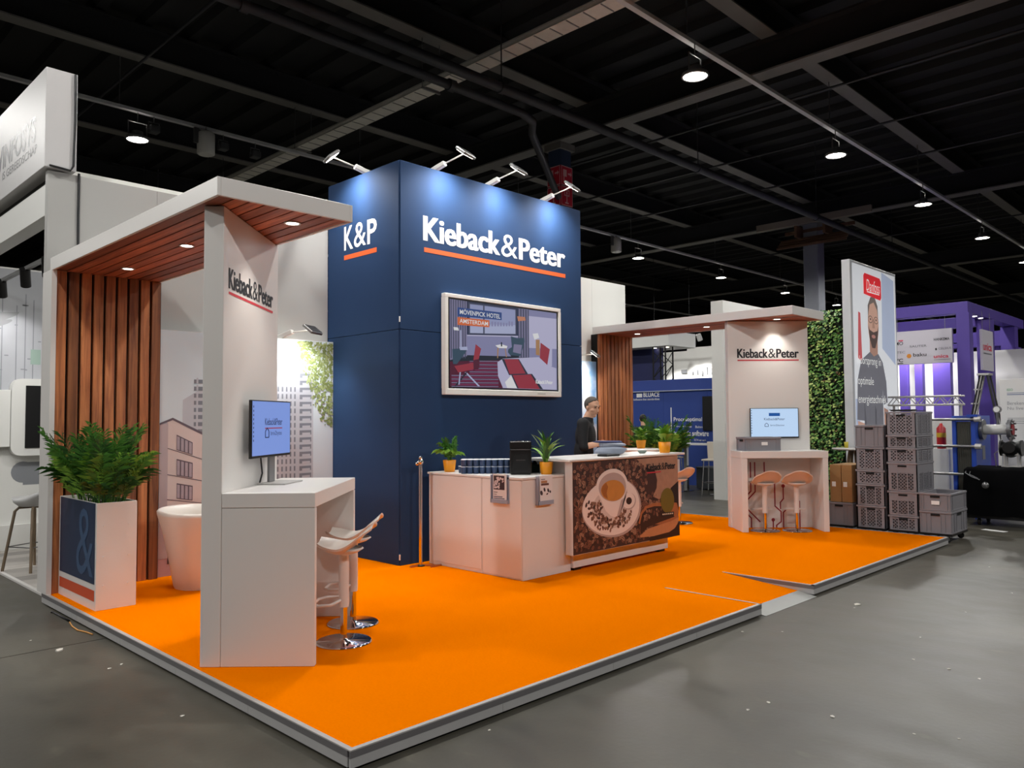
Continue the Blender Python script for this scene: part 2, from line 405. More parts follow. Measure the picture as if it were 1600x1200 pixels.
# columns
def column(x, y, w, label, m):
    t = thing('hall_column', label, 'column', (x, y, 0))
    h = w/2
    MB().box(-h, h, -h, h, 0, 7.9, .02).build('shaft', m, t)
    MB().box(-h*1.3, h*1.3, -h*1.3, h*1.3, 7.75, 7.9).build('head_plate', BEAMM, t)
    MB().box(-h*1.25, h*1.25, -h*1.25, h*1.25, 0, .25, .02).build('foot', BEAMM, t)
    return t
c1 = column(11.25, 8.45, .38, 'dark blue steel column behind the navy tower, carrying red fire signs', mat('dark_blue_column', '#2c3b57', .6))
c2 = column(22.2, 7.38, .48, 'thick grey column rising behind the white pillar and right canopy', mat('grey_column', '#8b8e95', .7, var=.1))
SIGNR = mat('fire_sign_red', '#d0203a', .5, var=.03)
for face in (0, 1):
    for k in range(2):
        z = 7.38-k*.46
        if face == 0: o, r, u = Vector((-.2, .19, z-.45)), Vector((0, -1, 0)), Vector((0, 0, 1))
        else: o, r, u = Vector((-.19, -.2, z-.45)), Vector((1, 0, 0)), Vector((0, 0, 1))
        mb = MB(); n = r.cross(u)
        mb.obox(o+r*.25+u*.22, r, u, .25, .22, .012)
        mb.mi(1)
        for a in ((.0, .5, .0, .018), (.0, .5, .422, .44), (0, .018, 0, .44), (.482, .5, 0, .44)): rect(mb, o, r, u, *a, lift=.014)
        if k == 0:
            rect(mb, o, r, u, .08, .24, .2, .36, lift=.014); rect(mb, o, r, u, .1, .14, .06, .2, lift=.014); poly(mb, o, r, u, [(.3, .26), (.4, .26), (.4, .22), (.46, .28), (.4, .34), (.4, .3), (.3, .3)], lift=.014)
        else:
            for a in ((.12, .36, .34, .37), (.12, .36, .22, .25), (.12, .15, .22, .37), (.33, .36, .22, .37)): rect(mb, o, r, u, *a, lift=.014)
            disc(mb, o, r, u, .24, .295, .035, lift=.014); rect(mb, o, r, u, .22, .26, .06, .22, lift=.014); rect(mb, o, r, u, .16, .32, .05, .08, lift=.014)
        mb.v = [tuple(o+(Vector(p)-o)-r*((Vector(p)-o).dot(r)*.24)) for p in mb.v]
        mb.build('fire_sign', [SIGNR, mat('fire_sign_symbol', '#e6b4b8', .5, var=0)], c1)
# brown slatted cable rack round the grey column's head
rk = thing('cable_rack', 'rusty brown slatted rack round the head of the grey column', 'cable rack', (22.2, 6.6, 7.2))
RUST = mat('rusty_brown_steel', '#6b4c38', .8, var=.2)
for k in range(4): MB().box(21.55+k*.1, 21.62+k*.1, 6.1, 8.3, 7.0+k*.09, 7.06+k*.09).build('slat', RUST, rel=rk)
MB().box(21.4, 21.5, 5.3, 8.9, 7.66, 7.86).build('slat', mat('grey_brown_steel', '#857a70', .7), rel=rk)
MB().box(21.95, 22.02, 6.0, 8.2, 7.5, 7.6).build('slat', RUST, rel=rk)
for y in (6.7, 7.6): MB().box(21.5, 22.03, y, y+.08, 7.3, 7.66).build('post', RUST, rel=rk)

# ================================================================ high bay lamps
def highbay(parent):
    mb = MB(); mb.lathe([(.05, .16), (.1, .15), (.11, .06), (.2, .045), (.215, 0.0), (.19, -.012), (.185, .01)], n=20, caps=False).build('housing', mat('lamp_grey', '#7d7e80', .5, .3), parent)
    MB().lathe([(.0, .004), (.186, .004)], n=16, caps=False).build('lens', GLOW, parent)
    MB().tube([(-.17, 0, .08), (-.17, 0, .33), (.17, 0, .33), (.17, 0, .08)], .014, 6).build('bracket', STEEL, parent)
    MB().tube([(0, 0, .33), (0, 0, .53)], .01, 6).build('rod', STEEL, parent)
    l = bpy.data.objects.new('lamp_light', lamp_data('SPOT', 'highbay_light', HIGHBAY_W, (1, .985, .95), .16, 164, .25)); COL.objects.link(l); l.parent = parent; l.location = (0, 0, -.014)
row1 = [(8.46+5.33*k, 3.2) for k in range(-4, 8)]; row2 = [(3.32+5.35*k, 12.1) for k in range(-3, 9)]
row3 = [(8.46+10.66*k, 21.1) for k in range(-1, 4)]; row0 = [(8.46+5.33*k, -5.8) for k in range(-3, 4)]
conduit(21.1, 'grey lamp rail far back in the hall', -14, 55); conduit(-5.8, 'grey lamp rail over the aisle outside the photo', -14, 55)
proto = None
names1 = {0: 'big high bay lamp nearest the camera, up by the pipes', 1: 'second high bay lamp of the nearer row', 2: 'third high bay lamp of the nearer row', 3: 'fourth high bay lamp of the nearer row, above the tall banner'}
for k, (x, y) in enumerate(row1+row2+row3+row0):
    i = k-4
    if k < len(row1): lab = names1.get(i, 'round high bay lamp hanging from the nearer lamp rail outside the photo' if i < 0 else 'small high bay lamp far along the nearer lamp rail')
    elif k < len(row1)+len(row2):
        j = k-len(row1)-3
        lab = {0: 'lit high bay lamp on the left, above the neighbouring stand', 3: 'first lit high bay lamp right of the navy tower', 4: 'second lit high bay lamp right of the navy tower', 5: 'third lit high bay lamp right of the navy tower, over the white pillar'}.get(j, 'high bay lamp along the farther lamp rail')
    elif k < len(row1)+len(row2)+len(row3): lab = 'faraway high bay lamp deep in the hall'
    else: lab = 'high bay lamp above the aisle outside the photo'
    if proto is None:
        proto = thing('high_bay_lamp', lab, 'lamp', (x, y, 7.0), 0, 'round high bay lamps under the roof'); highbay(proto)
    else: dup(proto, (x, y, 7.0), None, lab)
# white speaker drum and small dark spotlights hanging from the farther rail
t = thing('ceiling_speaker', 'white drum shaped speaker hanging from the farther lamp rail', 'speaker', (4.62, 12.05, 7.0))
MB().lathe([(.14, 0), (.17, .02), (.17, .42), (.13, .46)], n=18).build('drum', mat('speaker_white', '#c9c8c4', .5), t)
MB().box(-.25, -.15, -.03, .03, .2, .5).tube([(0, 0, .46), (0, 0, .56)], .012).build('bracket', STEEL, t)
t2 = dup(t, (18.1, 12.05, 7.0), 0, 'white drum shaped speaker right of the navy tower, under the farther rail')
def ceil_spot(x, y, z, lab):
    t = thing('ceiling_spotlight', lab, 'spotlight', (x, y, z))
    MB().box(-.09, .09, -.09, .09, -.07, .07, .012).build('housing', mat('dark_fixture', '#4a4b4e', .5, .2), t)
    MB().tube([(-.10, 0, 0), (-.10, 0, .13), (.10, 0, .13), (.10, 0, 0)], .01, 6).tube([(0, 0, .13), (0, 0, .27)], .01, 6).build('bracket', STEEL, t)
ceil_spot(3.62, 12.1, 7.27, 'small dark box fixture left of the white ceiling speaker')
ceil_spot(5.0, 12.1, 7.27, 'small grey box fixture just right of the white ceiling speaker')
ceil_spot(5.7, 12.1, 7.27, 'small grey fixture between the ceiling speaker and the cable tray')
ceil_spot(7.6, 3.2, 8.25, 'grey box floodlight above the nearest high bay lamp')
# ================================================================ STAND: platform
PX, PY, PT = 9.17, 5.05, .1
GX0, GX1, GY = 4.1, 5.12, .96
pf = thing('stand_platform', 'low exhibition platform covered in bright orange carpet with aluminium edging', 'platform', (4.5, 2.5, 0))
mb = MB()
mb.box(.03, PX-.03, GY, PY, .015, .094).box(.03, GX0-.03, .03, GY, .015, .094).box(GX1+.03, PX-.03, .03, GY, .015, .094)
mb.build('deck', mat('deck_board', '#3a3632', .9), rel=pf)
mb = MB()
e = .028
mb.box(e, PX-e, GY, PY, .094, PT).box(e, GX0-.02, e, GY, .094, PT).box(GX1+.02, PX-e, e, GY, .094, PT)
mb.build('carpet', ORANGE, rel=pf)
mb = MB()   # ramp wedge between the two front decks
mb.add([(GX0, 0.13, .028), (GX1, .13, .028), (GX1, GY, PT), (GX0, GY, PT), (GX0, .13, .0), (GX1, .13, 0), (GX1, GY, 0), (GX0, GY, 0)], [(0, 1, 2, 3), (4, 7, 6, 5), (0, 4, 5, 1), (1, 5, 6, 2), (2, 6, 7, 3), (3, 7, 4, 0)])
mb.build('ramp', ORANGE, rel=pf)
mb = MB()
mb.add([(GX0+.01, -.03, .003), (GX1-.01, -.03, .003), (GX1-.01, .15, .034), (GX0+.01, .15, .034), (GX0+.01, -.03, .0), (GX1-.01, -.03, 0), (GX1-.01, .15, 0), (GX0+.01, .15, 0)], [(0, 1, 2, 3), (4, 7, 6, 5), (0, 4, 5, 1), (1, 5, 6, 2), (2, 6, 7, 3), (3, 7, 4, 0)])
mb.build('ramp_plate', mat('ramp_plate_grey', '#9b9c99', .5), rel=pf)
EDGE = [((0, 0), (GX0, 0), (0, 1)), ((GX1, 0), (PX, 0), (0, 1)), ((0, PY), (0, .0285), (1, 0)), ((PX, .0285), (PX, PY), (-1, 0)), ((GX0, 0), (GX0, GY), (-1, 0)), ((GX1, GY), (GX1, 0), (1, 0))]
for k, (a, b, inn) in enumerate(EDGE):
    a = Vector((*a, 0)); b = Vector((*b, 0)); inn = Vector((*inn, 0)); d = (b-a).normalized(); L = (b-a).length
    ctr = (a+b)/2
    w = .028 if k < 4 else .016
    MB().obox(ctr+inn*w/2+Vector((0, 0, .0985)), d, d.cross(Vector((0, 0, 1))), L/2, w/2, .0035).build('edge_trim', ALU, rel=pf)
    MB().obox(ctr+inn*.006+Vector((0, 0, .0785)), d, d.cross(Vector((0, 0, 1))), L/2, .005, .0165).build('edge_groove', ALUDARK, rel=pf)
    n = max(1, round(L)) if k < 4 else 1
    for i in range(n):
        p = a+d*L*(i+.5)/n
        MB().obox(p+inn*.008+Vector((0, 0, .038)), d, d.cross(Vector((0, 0, 1))), L/n/2-.0015, .006, .0235).build('skirting_panel', mat('skirting_grey', '#b3b2b2', .45), rel=pf)

# ================================================================ navy tower
TX0, TX1, TY0, TY1, TZ = 3.075, 6.185, 3.665, 5.1, 4.55
tw = thing('tower_wall', 'tall navy blue tower with the large white word mark and a screen', 'wall tower', (4.6, 4.4, PT))
MB().box(TX0+.02, TX1-.02, TY0+.02, TY1, PT, TZ-.01).build('core', DARKNAVY, rel=tw)
SEAM = 2.67
for z0, z1 in ((PT, SEAM-.003), (SEAM+.003, TZ)):
    MB().box(TX0+.012, TX1, TY0, TY0+.025, z0, z1, .003).build('wall_panel', NAVY, rel=tw)
    MB().box(TX0, TX0+.025, TY0+.016, TY1, z0, z1, .003).build('wall_panel', NAVY, rel=tw)
    MB().box(TX1-.02, TX1+.004, TY0+.025, TY1, z0, z1, .003).build('wall_panel', NAVY, rel=tw)
for z in (2.75, .16): MB().box(TX0+.002, TX0+.014, TY0+.002, TY0+.014, z, z+.06).build('clip', WHITE_P, rel=tw)
FX, FZ = Vector((1, 0, 0)), Vector((0, 0, 1))
mb = logo(MB(), (3.415, TY0, 3.70), FX, FZ, 2.44, .285); mb.build('lettering', WHITE_P, rel=tw, label='large white word mark on the front of the tower')
mb = rect(MB(), (3.42, TY0, 3.572), FX, FZ, 0, 2.435, 0, .052, .002); mb.build('underline', ORNG_P, rel=tw, label='long orange underline')
r = Vector((0, -1, 0)); mb = MB(); o = Vector((TX0, 4.747, 3.70))
put_text(mb, 'K', o, r, FZ, .19, .285, .018); put_text(mb, '&', o+r*.205, r, FZ, .245, .29, .004); put_text(mb, 'P', o+r*.475, r, FZ, .185, .285, .018)
mb.build('lettering', WHITE_P, rel=tw, label='short white initials on the left side of the tower')
rect(MB(), (TX0, 4.747, 3.585), r, FZ, 0, .66, 0, .055, .002).build('underline', ORNG_P, rel=tw, label='short orange underline')

# ---------------------------------------------------------------- arm spotlights
def arm_spot(name_label, base, d, lit_glow=True, reach=.40, rise=.14, power=1.):
    """base on the wall top, d = horizontal direction the arm leans out to; the head shines back at the wall"""
    d = Vector(d).normalized(); b = Vector(base); side = d.cross(FZ)
    t = thing('arm_spotlight', name_label, 'spotlight', base)
    loc = lambda p: p-b
    hd = b + d*reach + FZ*rise
    mb = MB(); mb.obox(loc(b+d*.03+FZ*.035), (d+FZ*.35).normalized(), side, .1, .03, .028, .008).build('base', mat('spot_white', '#c9c9c6', .4), t)
    MB().tube([loc(b+d*.1+FZ*.06), loc(hd)], .009, 8).build('arm', mat('spot_white', '#c9c9c6', .4), t)
    f = (-d*.62-FZ*.78).normalized(); fl = (-d*.36-FZ*1.1).normalized(); up = f.cross(side).normalized()
    MB().obox(loc(hd)+Vector((0, 0, .0)), side, up, .12, .075, .016, .006).build('head', mat('spot_grey', '#8d8d8c', .4, .5), t)
    for k in range(5): pass
    mb = MB()
    for k in range(5): mb.obox(loc(hd)-f*.018+up*(.05-.025*k), side, up, .11, .004, .006)
    mb.build('cooling_fins', STEEL, t, kind='stuff')
    MB().obox(loc(hd)+f*.0175, side, up, .1, .055, .002).build('lens', GLOWS, t)
    l = bpy.data.objects.new('lamp_light', lamp_data('SPOT', 'arm_light', ARM_W*power, (1, .98, .95), .07, 142, 1.0)); COL.objects.link(l); l.parent = t
    l.location = loc(hd)+f*.03; aim(l, fl)
    return t
for k, (x, lab) in enumerate(((3.62, 'leftmost arm spotlight on the front top edge of the navy tower'), (4.48, 'middle arm spotlight on the front top edge of the navy tower'), (5.48, 'rightmost arm spotlight on the front top edge of the navy tower'))):
    arm_spot(lab, (x, TY0+.02, TZ), (.28, -1, 0), power=1.25)
arm_spot('lit arm spotlight on the left side edge of the navy tower', (TX0+.02, 4.35, TZ), (-1, .28, 0), power=1.25)

# ---------------------------------------------------------------- back walls
def board_wall(name, label, x0, x1, y0, y1, z0, z1, m, seams=()):
    t = thing(name, label, 'wall', ((x0+x1)/2, (y0+y1)/2, z0))
    xs = [x0]+[s for s in seams if x0 < s < x1]+[x1]
    for a, b in zip(xs[:-1], xs[1:]): MB().box(a+.001, b-.001, y0, y1, z0, z1, .002).build('wall_panel', m, rel=t)
    return t
bw = board_wall('back_wall', 'tall white back wall between wooden niche and navy tower', 0.0, TX0-.002, PY+.05, PY+.13, PT, 4.08, mat('shaded_white_board', '#a8a7a4', .6, var=.02, scale=1.5), (1.02, 2.04))  # white wall greyed in its colour to stand for weak light
mb = MB().tube([(.27, PY+.045, 4.1), (.268, PY+.045, 3.7), (.272, PY+.044, 3.25)], .012, 6)
mb.build('cable', BLACK, rel=bw)
board_wall('back_wall', 'white back wall right of the navy tower, above the right canopy', TX1+.006, 9.14, PY+.05, PY+.13, PT, 4.03, WALLW, (7.2, 8.2))
# outer cladding of the left end
MB()
# ---------------------------------------------------------------- printed murals
SKY1 = mat('mural_sky', '#c9d6de', .6, var=.06, scale=1.2)
MUR = [SKY1, mat('mural_facade', '#cdbfbc', .6, var=.03), mat('mural_facade_shade', '#b3a6aa', .6, var=.03), mat('mural_window', '#5f5560', .6, var=.1), mat('mural_pane', '#a59aa4', .6, var=.15, scale=30), mat('mural_tower', '#b4b9c2', .6, var=.03), mat('mural_balcony', '#767c86', .6, var=.1), mat('mural_leaf', '#73824a', .6, var=.4, scale=40), mat('mural_leaf_pale', '#9aa873', .6, var=.3, scale=40), mat('mural_pavement', '#b99aa0', .6, var=.1), mat('mural_figure', '#3c3138', .6, var=.1)]
ml = thing('city_mural', 'printed city mural of pale towers and a leafy branch behind the left bar', 'mural', (2.05, 5.0, PT))
MB().box(1.022, TX0-.004, 4.975, PY+.045, PT, 2.62).build('board', WALLW, rel=ml)
mb = MB(); o = (0, 4.975, 0); A = (o, FX, FZ)
rect(mb, *A, 1.024, TX0-.006, PT, 2.618, .001)
mb.mi(9); rect(mb, *A, 1.024, TX0-.006, PT, .28, .002)
mb.mi(5); poly(mb, *A, [(1.26, .2), (1.62, .2), (1.62, 2.1), (1.45, 2.02), (1.26, 1.9)], .002)
mb.mi(6)
for k in range(22): rect(mb, *A, 1.375, 1.6, .5+k*.075, .5+k*.075+.042, .003)
mb.mi(5)
for k in range(22): rect(mb, *A, 1.40, 1.42, .5+k*.075, .5+k*.075+.06, .0034)
mb.mi(1); poly(mb, *A, [(1.10, .28), (1.75, .28), (1.75, 1.38), (1.156, 1.70), (1.10, 1.68)], .004)
mb.mi(2); poly(mb, *A, [(1.024, .28), (1.11, .28), (1.11, 1.66), (1.024, 1.64)], .0045)
mb.mi(3); poly(mb, *A, [(1.024, 1.66), (1.156, 1.715), (1.75, 1.42), (1.75, 1.39), (1.156, 1.69), (1.024, 1.64)], .005)
for a, b in ((1.405, 1.286), (1.136, 1.057), (.881, .822), (.62, .59)):
    s = (b-a)/.34; poly(mb, *A, [(1.107, a), (1.75, a+s*.64), (1.75, a+s*.64-.008), (1.107, a-.008)], .005)
for (xa, za, zb, xb, zc, zd) in ((1.197, 1.54, 1.382, 1.365, 1.455, 1.323), (1.2, 1.289, 1.118, 1.368, 1.242, 1.082), (1.203, 1.039, .881, 1.37, 1.002, .848), (1.205, .79, .64, 1.37, .765, .615)):
    for off in (0, .27):
        s1 = (zc-za)/(xb-xa)*off
        mb.mi(3); poly(mb, *A, [(xa+off, zb+s1), (xb+off, zd+s1), (xb+off, zc+s1), (xa+off, za+s1)], .0055)
        mb.mi(4)
        for q in range(4):
            t0, t1 = (q+.12)/4, (q+.8)/4
            f = lambda t, u: (xa+off+(xb-xa)*t, (za+(zc-za)*t)*u+(zb+(zd-zb)*t)*(1-u)+s1)
            poly(mb, *A, [f(t0, .05), f(t1, .05), f(t1, .92), f(t0, .92)], .006)
# right tower
mb.mi(5); poly(mb, *A, [(2.2, .2), (2.6, .2), (2.6, 2.18), (2.38, 2.12), (2.2, 2.1)], .003)
poly(mb, *A, [(2.6, .2), (2.80, .2), (2.80, 2.34), (2.64, 2.28), (2.6, 2.25)], .0032)
mb.mi(6)
for k in range(24):
    z = .35+k*.083
    if z < 2.2: poly(mb, *A, [(2.62, z-.004), (2.775, z), (2.775, z+.052), (2.62, z+.05)], .004)
    for q in range(7):
        if z < 2.02: rect(mb, *A, 2.23+q*.053, 2.25+q*.053, z, z+.055, .004)
mb.mi(5)
for k in range(24):
    z = .35+k*.083
    if z < 2.2: poly(mb, *A, [(2.655, z-.004), (2.76, z), (2.76, z+.024), (2.655, z+.022)], .0045)
rr = random.Random(3)
for k in range(900):
    x = 2.56+.51*rr.random(); z = 2.6-1.0*rr.random()**1.2
    if x < 2.54+.42*(2.6-z)/1.0+rr.uniform(-.05, .07): continue
    a = rr.uniform(0, pi); s = rr.uniform(.012, .032); mb.mi(7 if rr.random() < .6 else 8)
    disc(mb, *A, x if x < 3.05 else 3.045, z, s, s*.5, 6, a, .005+rr.random()*.001)
mb.mi(10); poly(mb, *A, [(1.115, .22), (1.135, .22), (1.14, .34), (1.13, .46), (1.12, .34)], .006); disc(mb, *A, 1.13, .5, .012, .018, 10, 0, .006)
mb.build('city_print', MUR, rel=ml)
m = bpy.data.materials.new('mural_clouds'); m.use_nodes = True; nt = m.node_tree
tc = nt.nodes.new('ShaderNodeTexCoord'); nz = nt.nodes.new('ShaderNodeTexNoise'); nz.inputs['Scale'].default_value = 1.9; nz.inputs['Detail'].default_value = 5
cr = nt.nodes.new('ShaderNodeValToRGB'); cr.color_ramp.elements[0].position = .44; cr.color_ramp.elements[0].color = lin('#7fb0e0'); cr.color_ramp.elements[1].position = .6; cr.color_ramp.elements[1].color = lin('#e6ecf0')
nt.links.new(tc.outputs['Object'], nz.inputs['Vector']); nt.links.new(nz.outputs['Fac'], cr.inputs[0]); nt.links.new(cr.outputs[0], nt.nodes['Principled BSDF'].inputs['Base Color'])
m2 = thing('sky_mural', 'printed blue sky mural with white clouds beside the right wooden wall', 'mural', (7.2, 5.0, PT))
MB().box(TX1+.01, 8.14, 4.975, PY+.045, PT, 2.62).build('board', WALLW, rel=m2)
rect(MB(), (0, 4.975, 0), FX, FZ, TX1+.012, 8.138, PT, 2.618, .001).build('sky_print', m, rel=m2)
arm_spot('arm spotlight above the city mural behind the left bar', (2.42, 5.0, 2.63), (.55, -1, 0), reach=.38, rise=.08, power=.85)
arm_spot('arm spotlight above the sky mural right of the navy tower', (7.55, 5.0, 2.63), (.55, -1, 0), reach=.38, rise=.08, power=.7)

# ---------------------------------------------------------------- canopies with slatted wooden back walls
def canopy(label, x0, x1, y0, y1, z0, lights, lablit):
    t = thing('canopy', label, 'canopy', ((x0+x1)/2, (y0+y1)/2, z0))
    h = .12; f = .022
    mb = MB().box(x0+f, x1-f, y0+f, y1, z0+.03, z0+h-.001)
    mb.box(x0, x0+f, y0, y1, z0, z0+h, .002).box(x1-f, x1, y0, y1, z0, z0+h, .002).box(x0+f, x1-f, y0, y0+f, z0, z0+h, .002)
    mb.build('roof_slab', WHITE, rel=t)
    n = 9; w = (x1-x0-2*f)/n
    MB().box(x0+f, x1-f, y0+f, y1, z0+.024, z0+.03).build('soffit_backing', MATTBLK, rel=t)
    for i in range(n):
        MB().box(x0+f+i*w+.007, x0+f+(i+1)*w-.007, y0+f, y1, z0+.006, z0+.024).build('soffit_plank', WOODY, rel=t)
    for (lx, ly) in lights:
        d = MB(); d.lathe([(.06, -.004), (.06, .004), (.045, .004), (.045, -.004), (.06, -.004)], (lx, ly, z0+.002), 18, caps=False)
        d = d.build('downlight', mat('spot_white', '#c9c9c6', .4), rel=t)
        MB().lathe([(0, .0), (.045, .0)], (lx-t.location.x, ly-t.location.y, .001), 16, caps=False).build('lens', GLOWS, d)
        l = bpy.data.objects.new('lamp_light', lamp_data('SPOT', 'downlight_light', DOWN_W, (1, .93, .84), .045, 100, .7)); COL.objects.link(l)
        l.parent = t; l.location = Vector((lx, ly, z0-.006))-t.location
    return t
canopy('white canopy with a red wood soffit over the left niche', 0, 1.0, 1.48, 4.97, 3.093, ((.712, 1.813), (.475, 3.054), (.49, 4.386)), '')
canopy('white canopy with a red wood soffit over the right bar', 8.08, 9.08, 1.53, 5.0, 3.075, ((8.488, 1.953), (8.57, 3.142), (8.6, 4.462)), '')
def slat_wall(label, x0, x1, ztop, cheek):
    t = thing('slatted_wall', label, 'wall', ((x0+x1)/2, 4.99, PT))
    MB().box(x0, x1, 4.965, PY+.045, PT, ztop).build('backing', MATTBLK, rel=t)
    n = 9; w = (x1-x0)/n
    for i in range(n):
        MB().box(x0+i*w+.002, x0+(i+1)*w-.021, 4.915, 4.965, PT, ztop, .003).build('slat', WOODZ, rel=t)
    if cheek: MB().box(x0-.045, x0-.001, 4.90, PY+.13, PT, ztop).build('end_panel', WHITE, rel=t)
    return t
slat_wall('wall of upright red wood slats closing the left niche', .042, 1.02, 3.0985, True)
slat_wall('wall of upright red wood slats behind the bar on the right', 8.16, 9.1, 3.0805, False)

# ---------------------------------------------------------------- pylons with bars
CIRC = [[(585, 40), (585, 260), (500, 335)], [(622, 40), (622, 355), (515, 470), (515, 580), (585, 660), (585, 755)], [(668, 40), (668, 360), (575, 460), (575, 600), (622, 650), (622, 755)], [(515, 480), (715, 690)], [(770, 40), (770, 330)], [(877, 190), (877, 520), (940, 580), (940, 690), (890, 730), (890, 755)], [(968, 310), (968, 440), (935, 480), (935, 550)], [(1010, 545), (965, 590), (965, 755)], [(855, 675), (855, 755)], [(505, 665), (525, 690), (525, 755)], [(770, 690), (770, 755)], [(1090, 200), (1090, 420), (1140, 470), (1140, 755)]]
def circuit(mb, o, r, u, W, H):
    f = lambda p: ((p[0]-500)/760*W, (755-p[1])/715*H)
    for L in CIRC:
        for a, b in zip(L[:-1], L[1:]):
            a, b = Vector(f(a)), Vector(f(b)); d = (b-a).normalized(); n = Vector((-d.y, d.x))*.009; e2 = d*.006
            poly(mb, o, r, u, [tuple(a-n-e2), tuple(b-n+e2), tuple(b+n+e2), tuple(a+n-e2)], .002)
    for p in ((968, 300), (855, 670), (1090, 195)): disc(mb, o, r, u, *f(p), .026, None, 16, 0, .002)
    return mb
LP = thing('pylon_bar', 'white left pylon with the word mark and a waist high bar attached, nearest the camera', 'bar', (.055, 1.788, PT), -pi/4)
MB().box(0, .13, 0, 1.22, 0, 2.992, .003).build('pylon', WHITE, LP)
mb = logo(MB(), (.13, .095, 2.462), (0, 1, 0), FZ, .985, .14); mb.build('lettering', BLACK_P, LP, label='dark word mark on the pylon')
rect(MB(), (.13, .095, 2.425), (0, 1, 0), FZ, 0, .985, 0, .018, .002).build('underline', RED_P, LP)
MB().box(.132, .735, 0, 1.34, 1.015, 1.11, .003).build('bar_top', WHITE, LP)
MB().box(.132, .735, .001, .05, 0, 1.012, .003).build('end_panel', WHITE, LP)
MB().box(.132, .735, 1.29, 1.339, 0, 1.012, .003).build('end_panel', WHITE, LP)
MB().box(.132, .15, .05, 1.29, 0, 1.012).build('back_panel', WHITE, LP)
MB().box(.15, .34, .05, 1.29, 0, .2, .002).build('plinth', WHITE, LP)
circuit(MB(), (.15, .08, .2), (0, 1, 0), FZ, 1.18, .8).build('circuit_print', mat('circuit_red', '#8e1f2c', .6, var=0), LP)

RP = thing('pylon_bar', 'white right pylon with the word mark and a bar with red circuit print', 'bar', (7.8, 2.18, PT), -pi/4)
MB().box(-.02, 1.145, .5, .63, 0, 2.972, .003).build('pylon', WHITE, RP)
logo(MB(), (.12, .5, 2.437), FX, FZ, .892, .135).build('lettering', BLACK_P, RP, label='dark word mark on the pylon')
rect(MB(), (.12, .5, 2.395), FX, FZ, 0, .89, 0, .018, .002).build('underline', RED_P, RP)
MB().box(-.005, 1.205, 0, .498, 1.012, 1.108, .003).build('bar_top', WHITE, RP)
MB().box(0, .085, 0, .498, 0, 1.01, .003).build('end_panel', WHITE, RP)
MB().box(1.125, 1.2, 0, .498, 0, 1.01, .003).build('end_panel', WHITE, RP)
MB().box(.085, 1.125, .46, .498, 0, 1.01).build('back_panel', WHITE, RP)
circuit(MB(), (.1, .46, 0), FX, FZ, 1.02, .93).build('circuit_print', mat('circuit_red', '#8e1f2c', .6, var=0), RP)

# ---------------------------------------------------------------- planters
def planter(label, x, y, L, front=True):
    t = thing('planter_box', label, 'planter', (x, y, PT))
    w, h = .325, .895
    mb = MB().box(0, w, 0, .012, 0, h, .002).box(0, w, L-.012, L, 0, h, .002).box(w-.012, w, .012, L-.012, 0, h).box(0, .012, .012, L-.012, 0, h)
    mb.build('box', WHITE, t)
    MB().box(.012, w-.012, .012, L-.012, .02, h-.06).build('soil', SOIL, t)
    mb = MB(); R = (0, -1, 0)
    rect(mb, (0, L, 0), R, FZ, .03, L-.03, .215, h-.004, .002); mb.build('print_panel', mat('planter_navy', '#26344f', .5, var=.04), t)
    rect(MB(), (0, L, 0), R, FZ, .03, L-.03, .075, .165, .002).build('print_stripe', mat('planter_orange', '#c8502c', .55, var=0), t)
    put_text(MB(), '&', (0, .50, .26), R, FZ, .44, .57, -.004, lift=.004).build('lettering', mat('planter_faint_blue', '#3c5474', .5, var=0), t, label='faint blue ampersand')
    mb = MB()
    for zx in (.12, .36, .62):
        for xx in (.06, .26): mb.cyl((xx, -.006, .08+zx), (xx, .0, .08+zx), .008, n=8)
    mb.build('screw_cap', mat('screw_white', '#e5e0da', .3), t, kind='stuff')
    return t
planter('white planter box with navy ampersand panel and orange stripe, at the left platform edge', .1, 3.9, 1.0)
planter('white planter box under the palms behind the coffee bar', 8.74, 3.98, .85)

# ---------------------------------------------------------------- service counter and coffee bar
cA = thing('counter_cabinet', 'white counter cabinet next to the chrome rail and navy tower', 'cabinet', (3.7, 3.13, PT))
MB().box(3.4, 4.02, 2.702, 3.56, PT, 1.078, .003).build('body', WHITE, rel=cA)
MB().box(3.392, 3.4, 2.71, 3.55, .14, 1.07, .002).build('door', WHITE, rel=cA)
cB = thing('counter_cabinet', 'white corner counter cabinet carrying the two brochure holders', 'cabinet', (3.75, 2.4, PT))
MB().box(3.4, 4.118, 2.13, 2.698, PT, 1.078, .003).build('body', WHITE, rel=cB)
MB().box(3.392, 3.4, 2.138, 2.692, .115, 1.07, .002).build('door', WHITE, rel=cB)
mb = MB().prism([(3.385, 2.12, 1.08), (4.12, 2.12, 1.08), (4.12, 2.7, 1.08), (4.03, 2.7, 1.08), (4.03, 3.57, 1.08), (3.385, 3.57, 1.08)], (0, 0, .02))
solo('counter_worktop', 'thin white worktop lying over both counter cabinets', 'worktop', mb, WHITE, (3.6, 2.8, 1.08))
kb = thing('coffee_bar', 'white coffee bar with a large coffee cup print on its front', 'bar', (5.0, 2.3, PT))
MB().box(4.122, 5.86, 2.1, 2.62, .13, .3, .003).build('plinth', WHITE, rel=kb)
MB().box(4.122, 5.9, 2.1, 2.62, .302, 1.232, .003).build('body', WHITE, rel=kb)
for x in (4.15, 5.7): MB().box(x, x+.12, 2.12, 2.6, PT, .13).build('foot', BLACK, rel=kb)
MB().box(4.0, 5.94, 2.0, 2.098, .283, 1.233, .002).build('front_panel', WHITE, rel=kb)
MB().box(3.95, 6.08, 1.985, 2.64, 1.235, 1.26, .004).build('bar_top', WHITE, rel=kb)
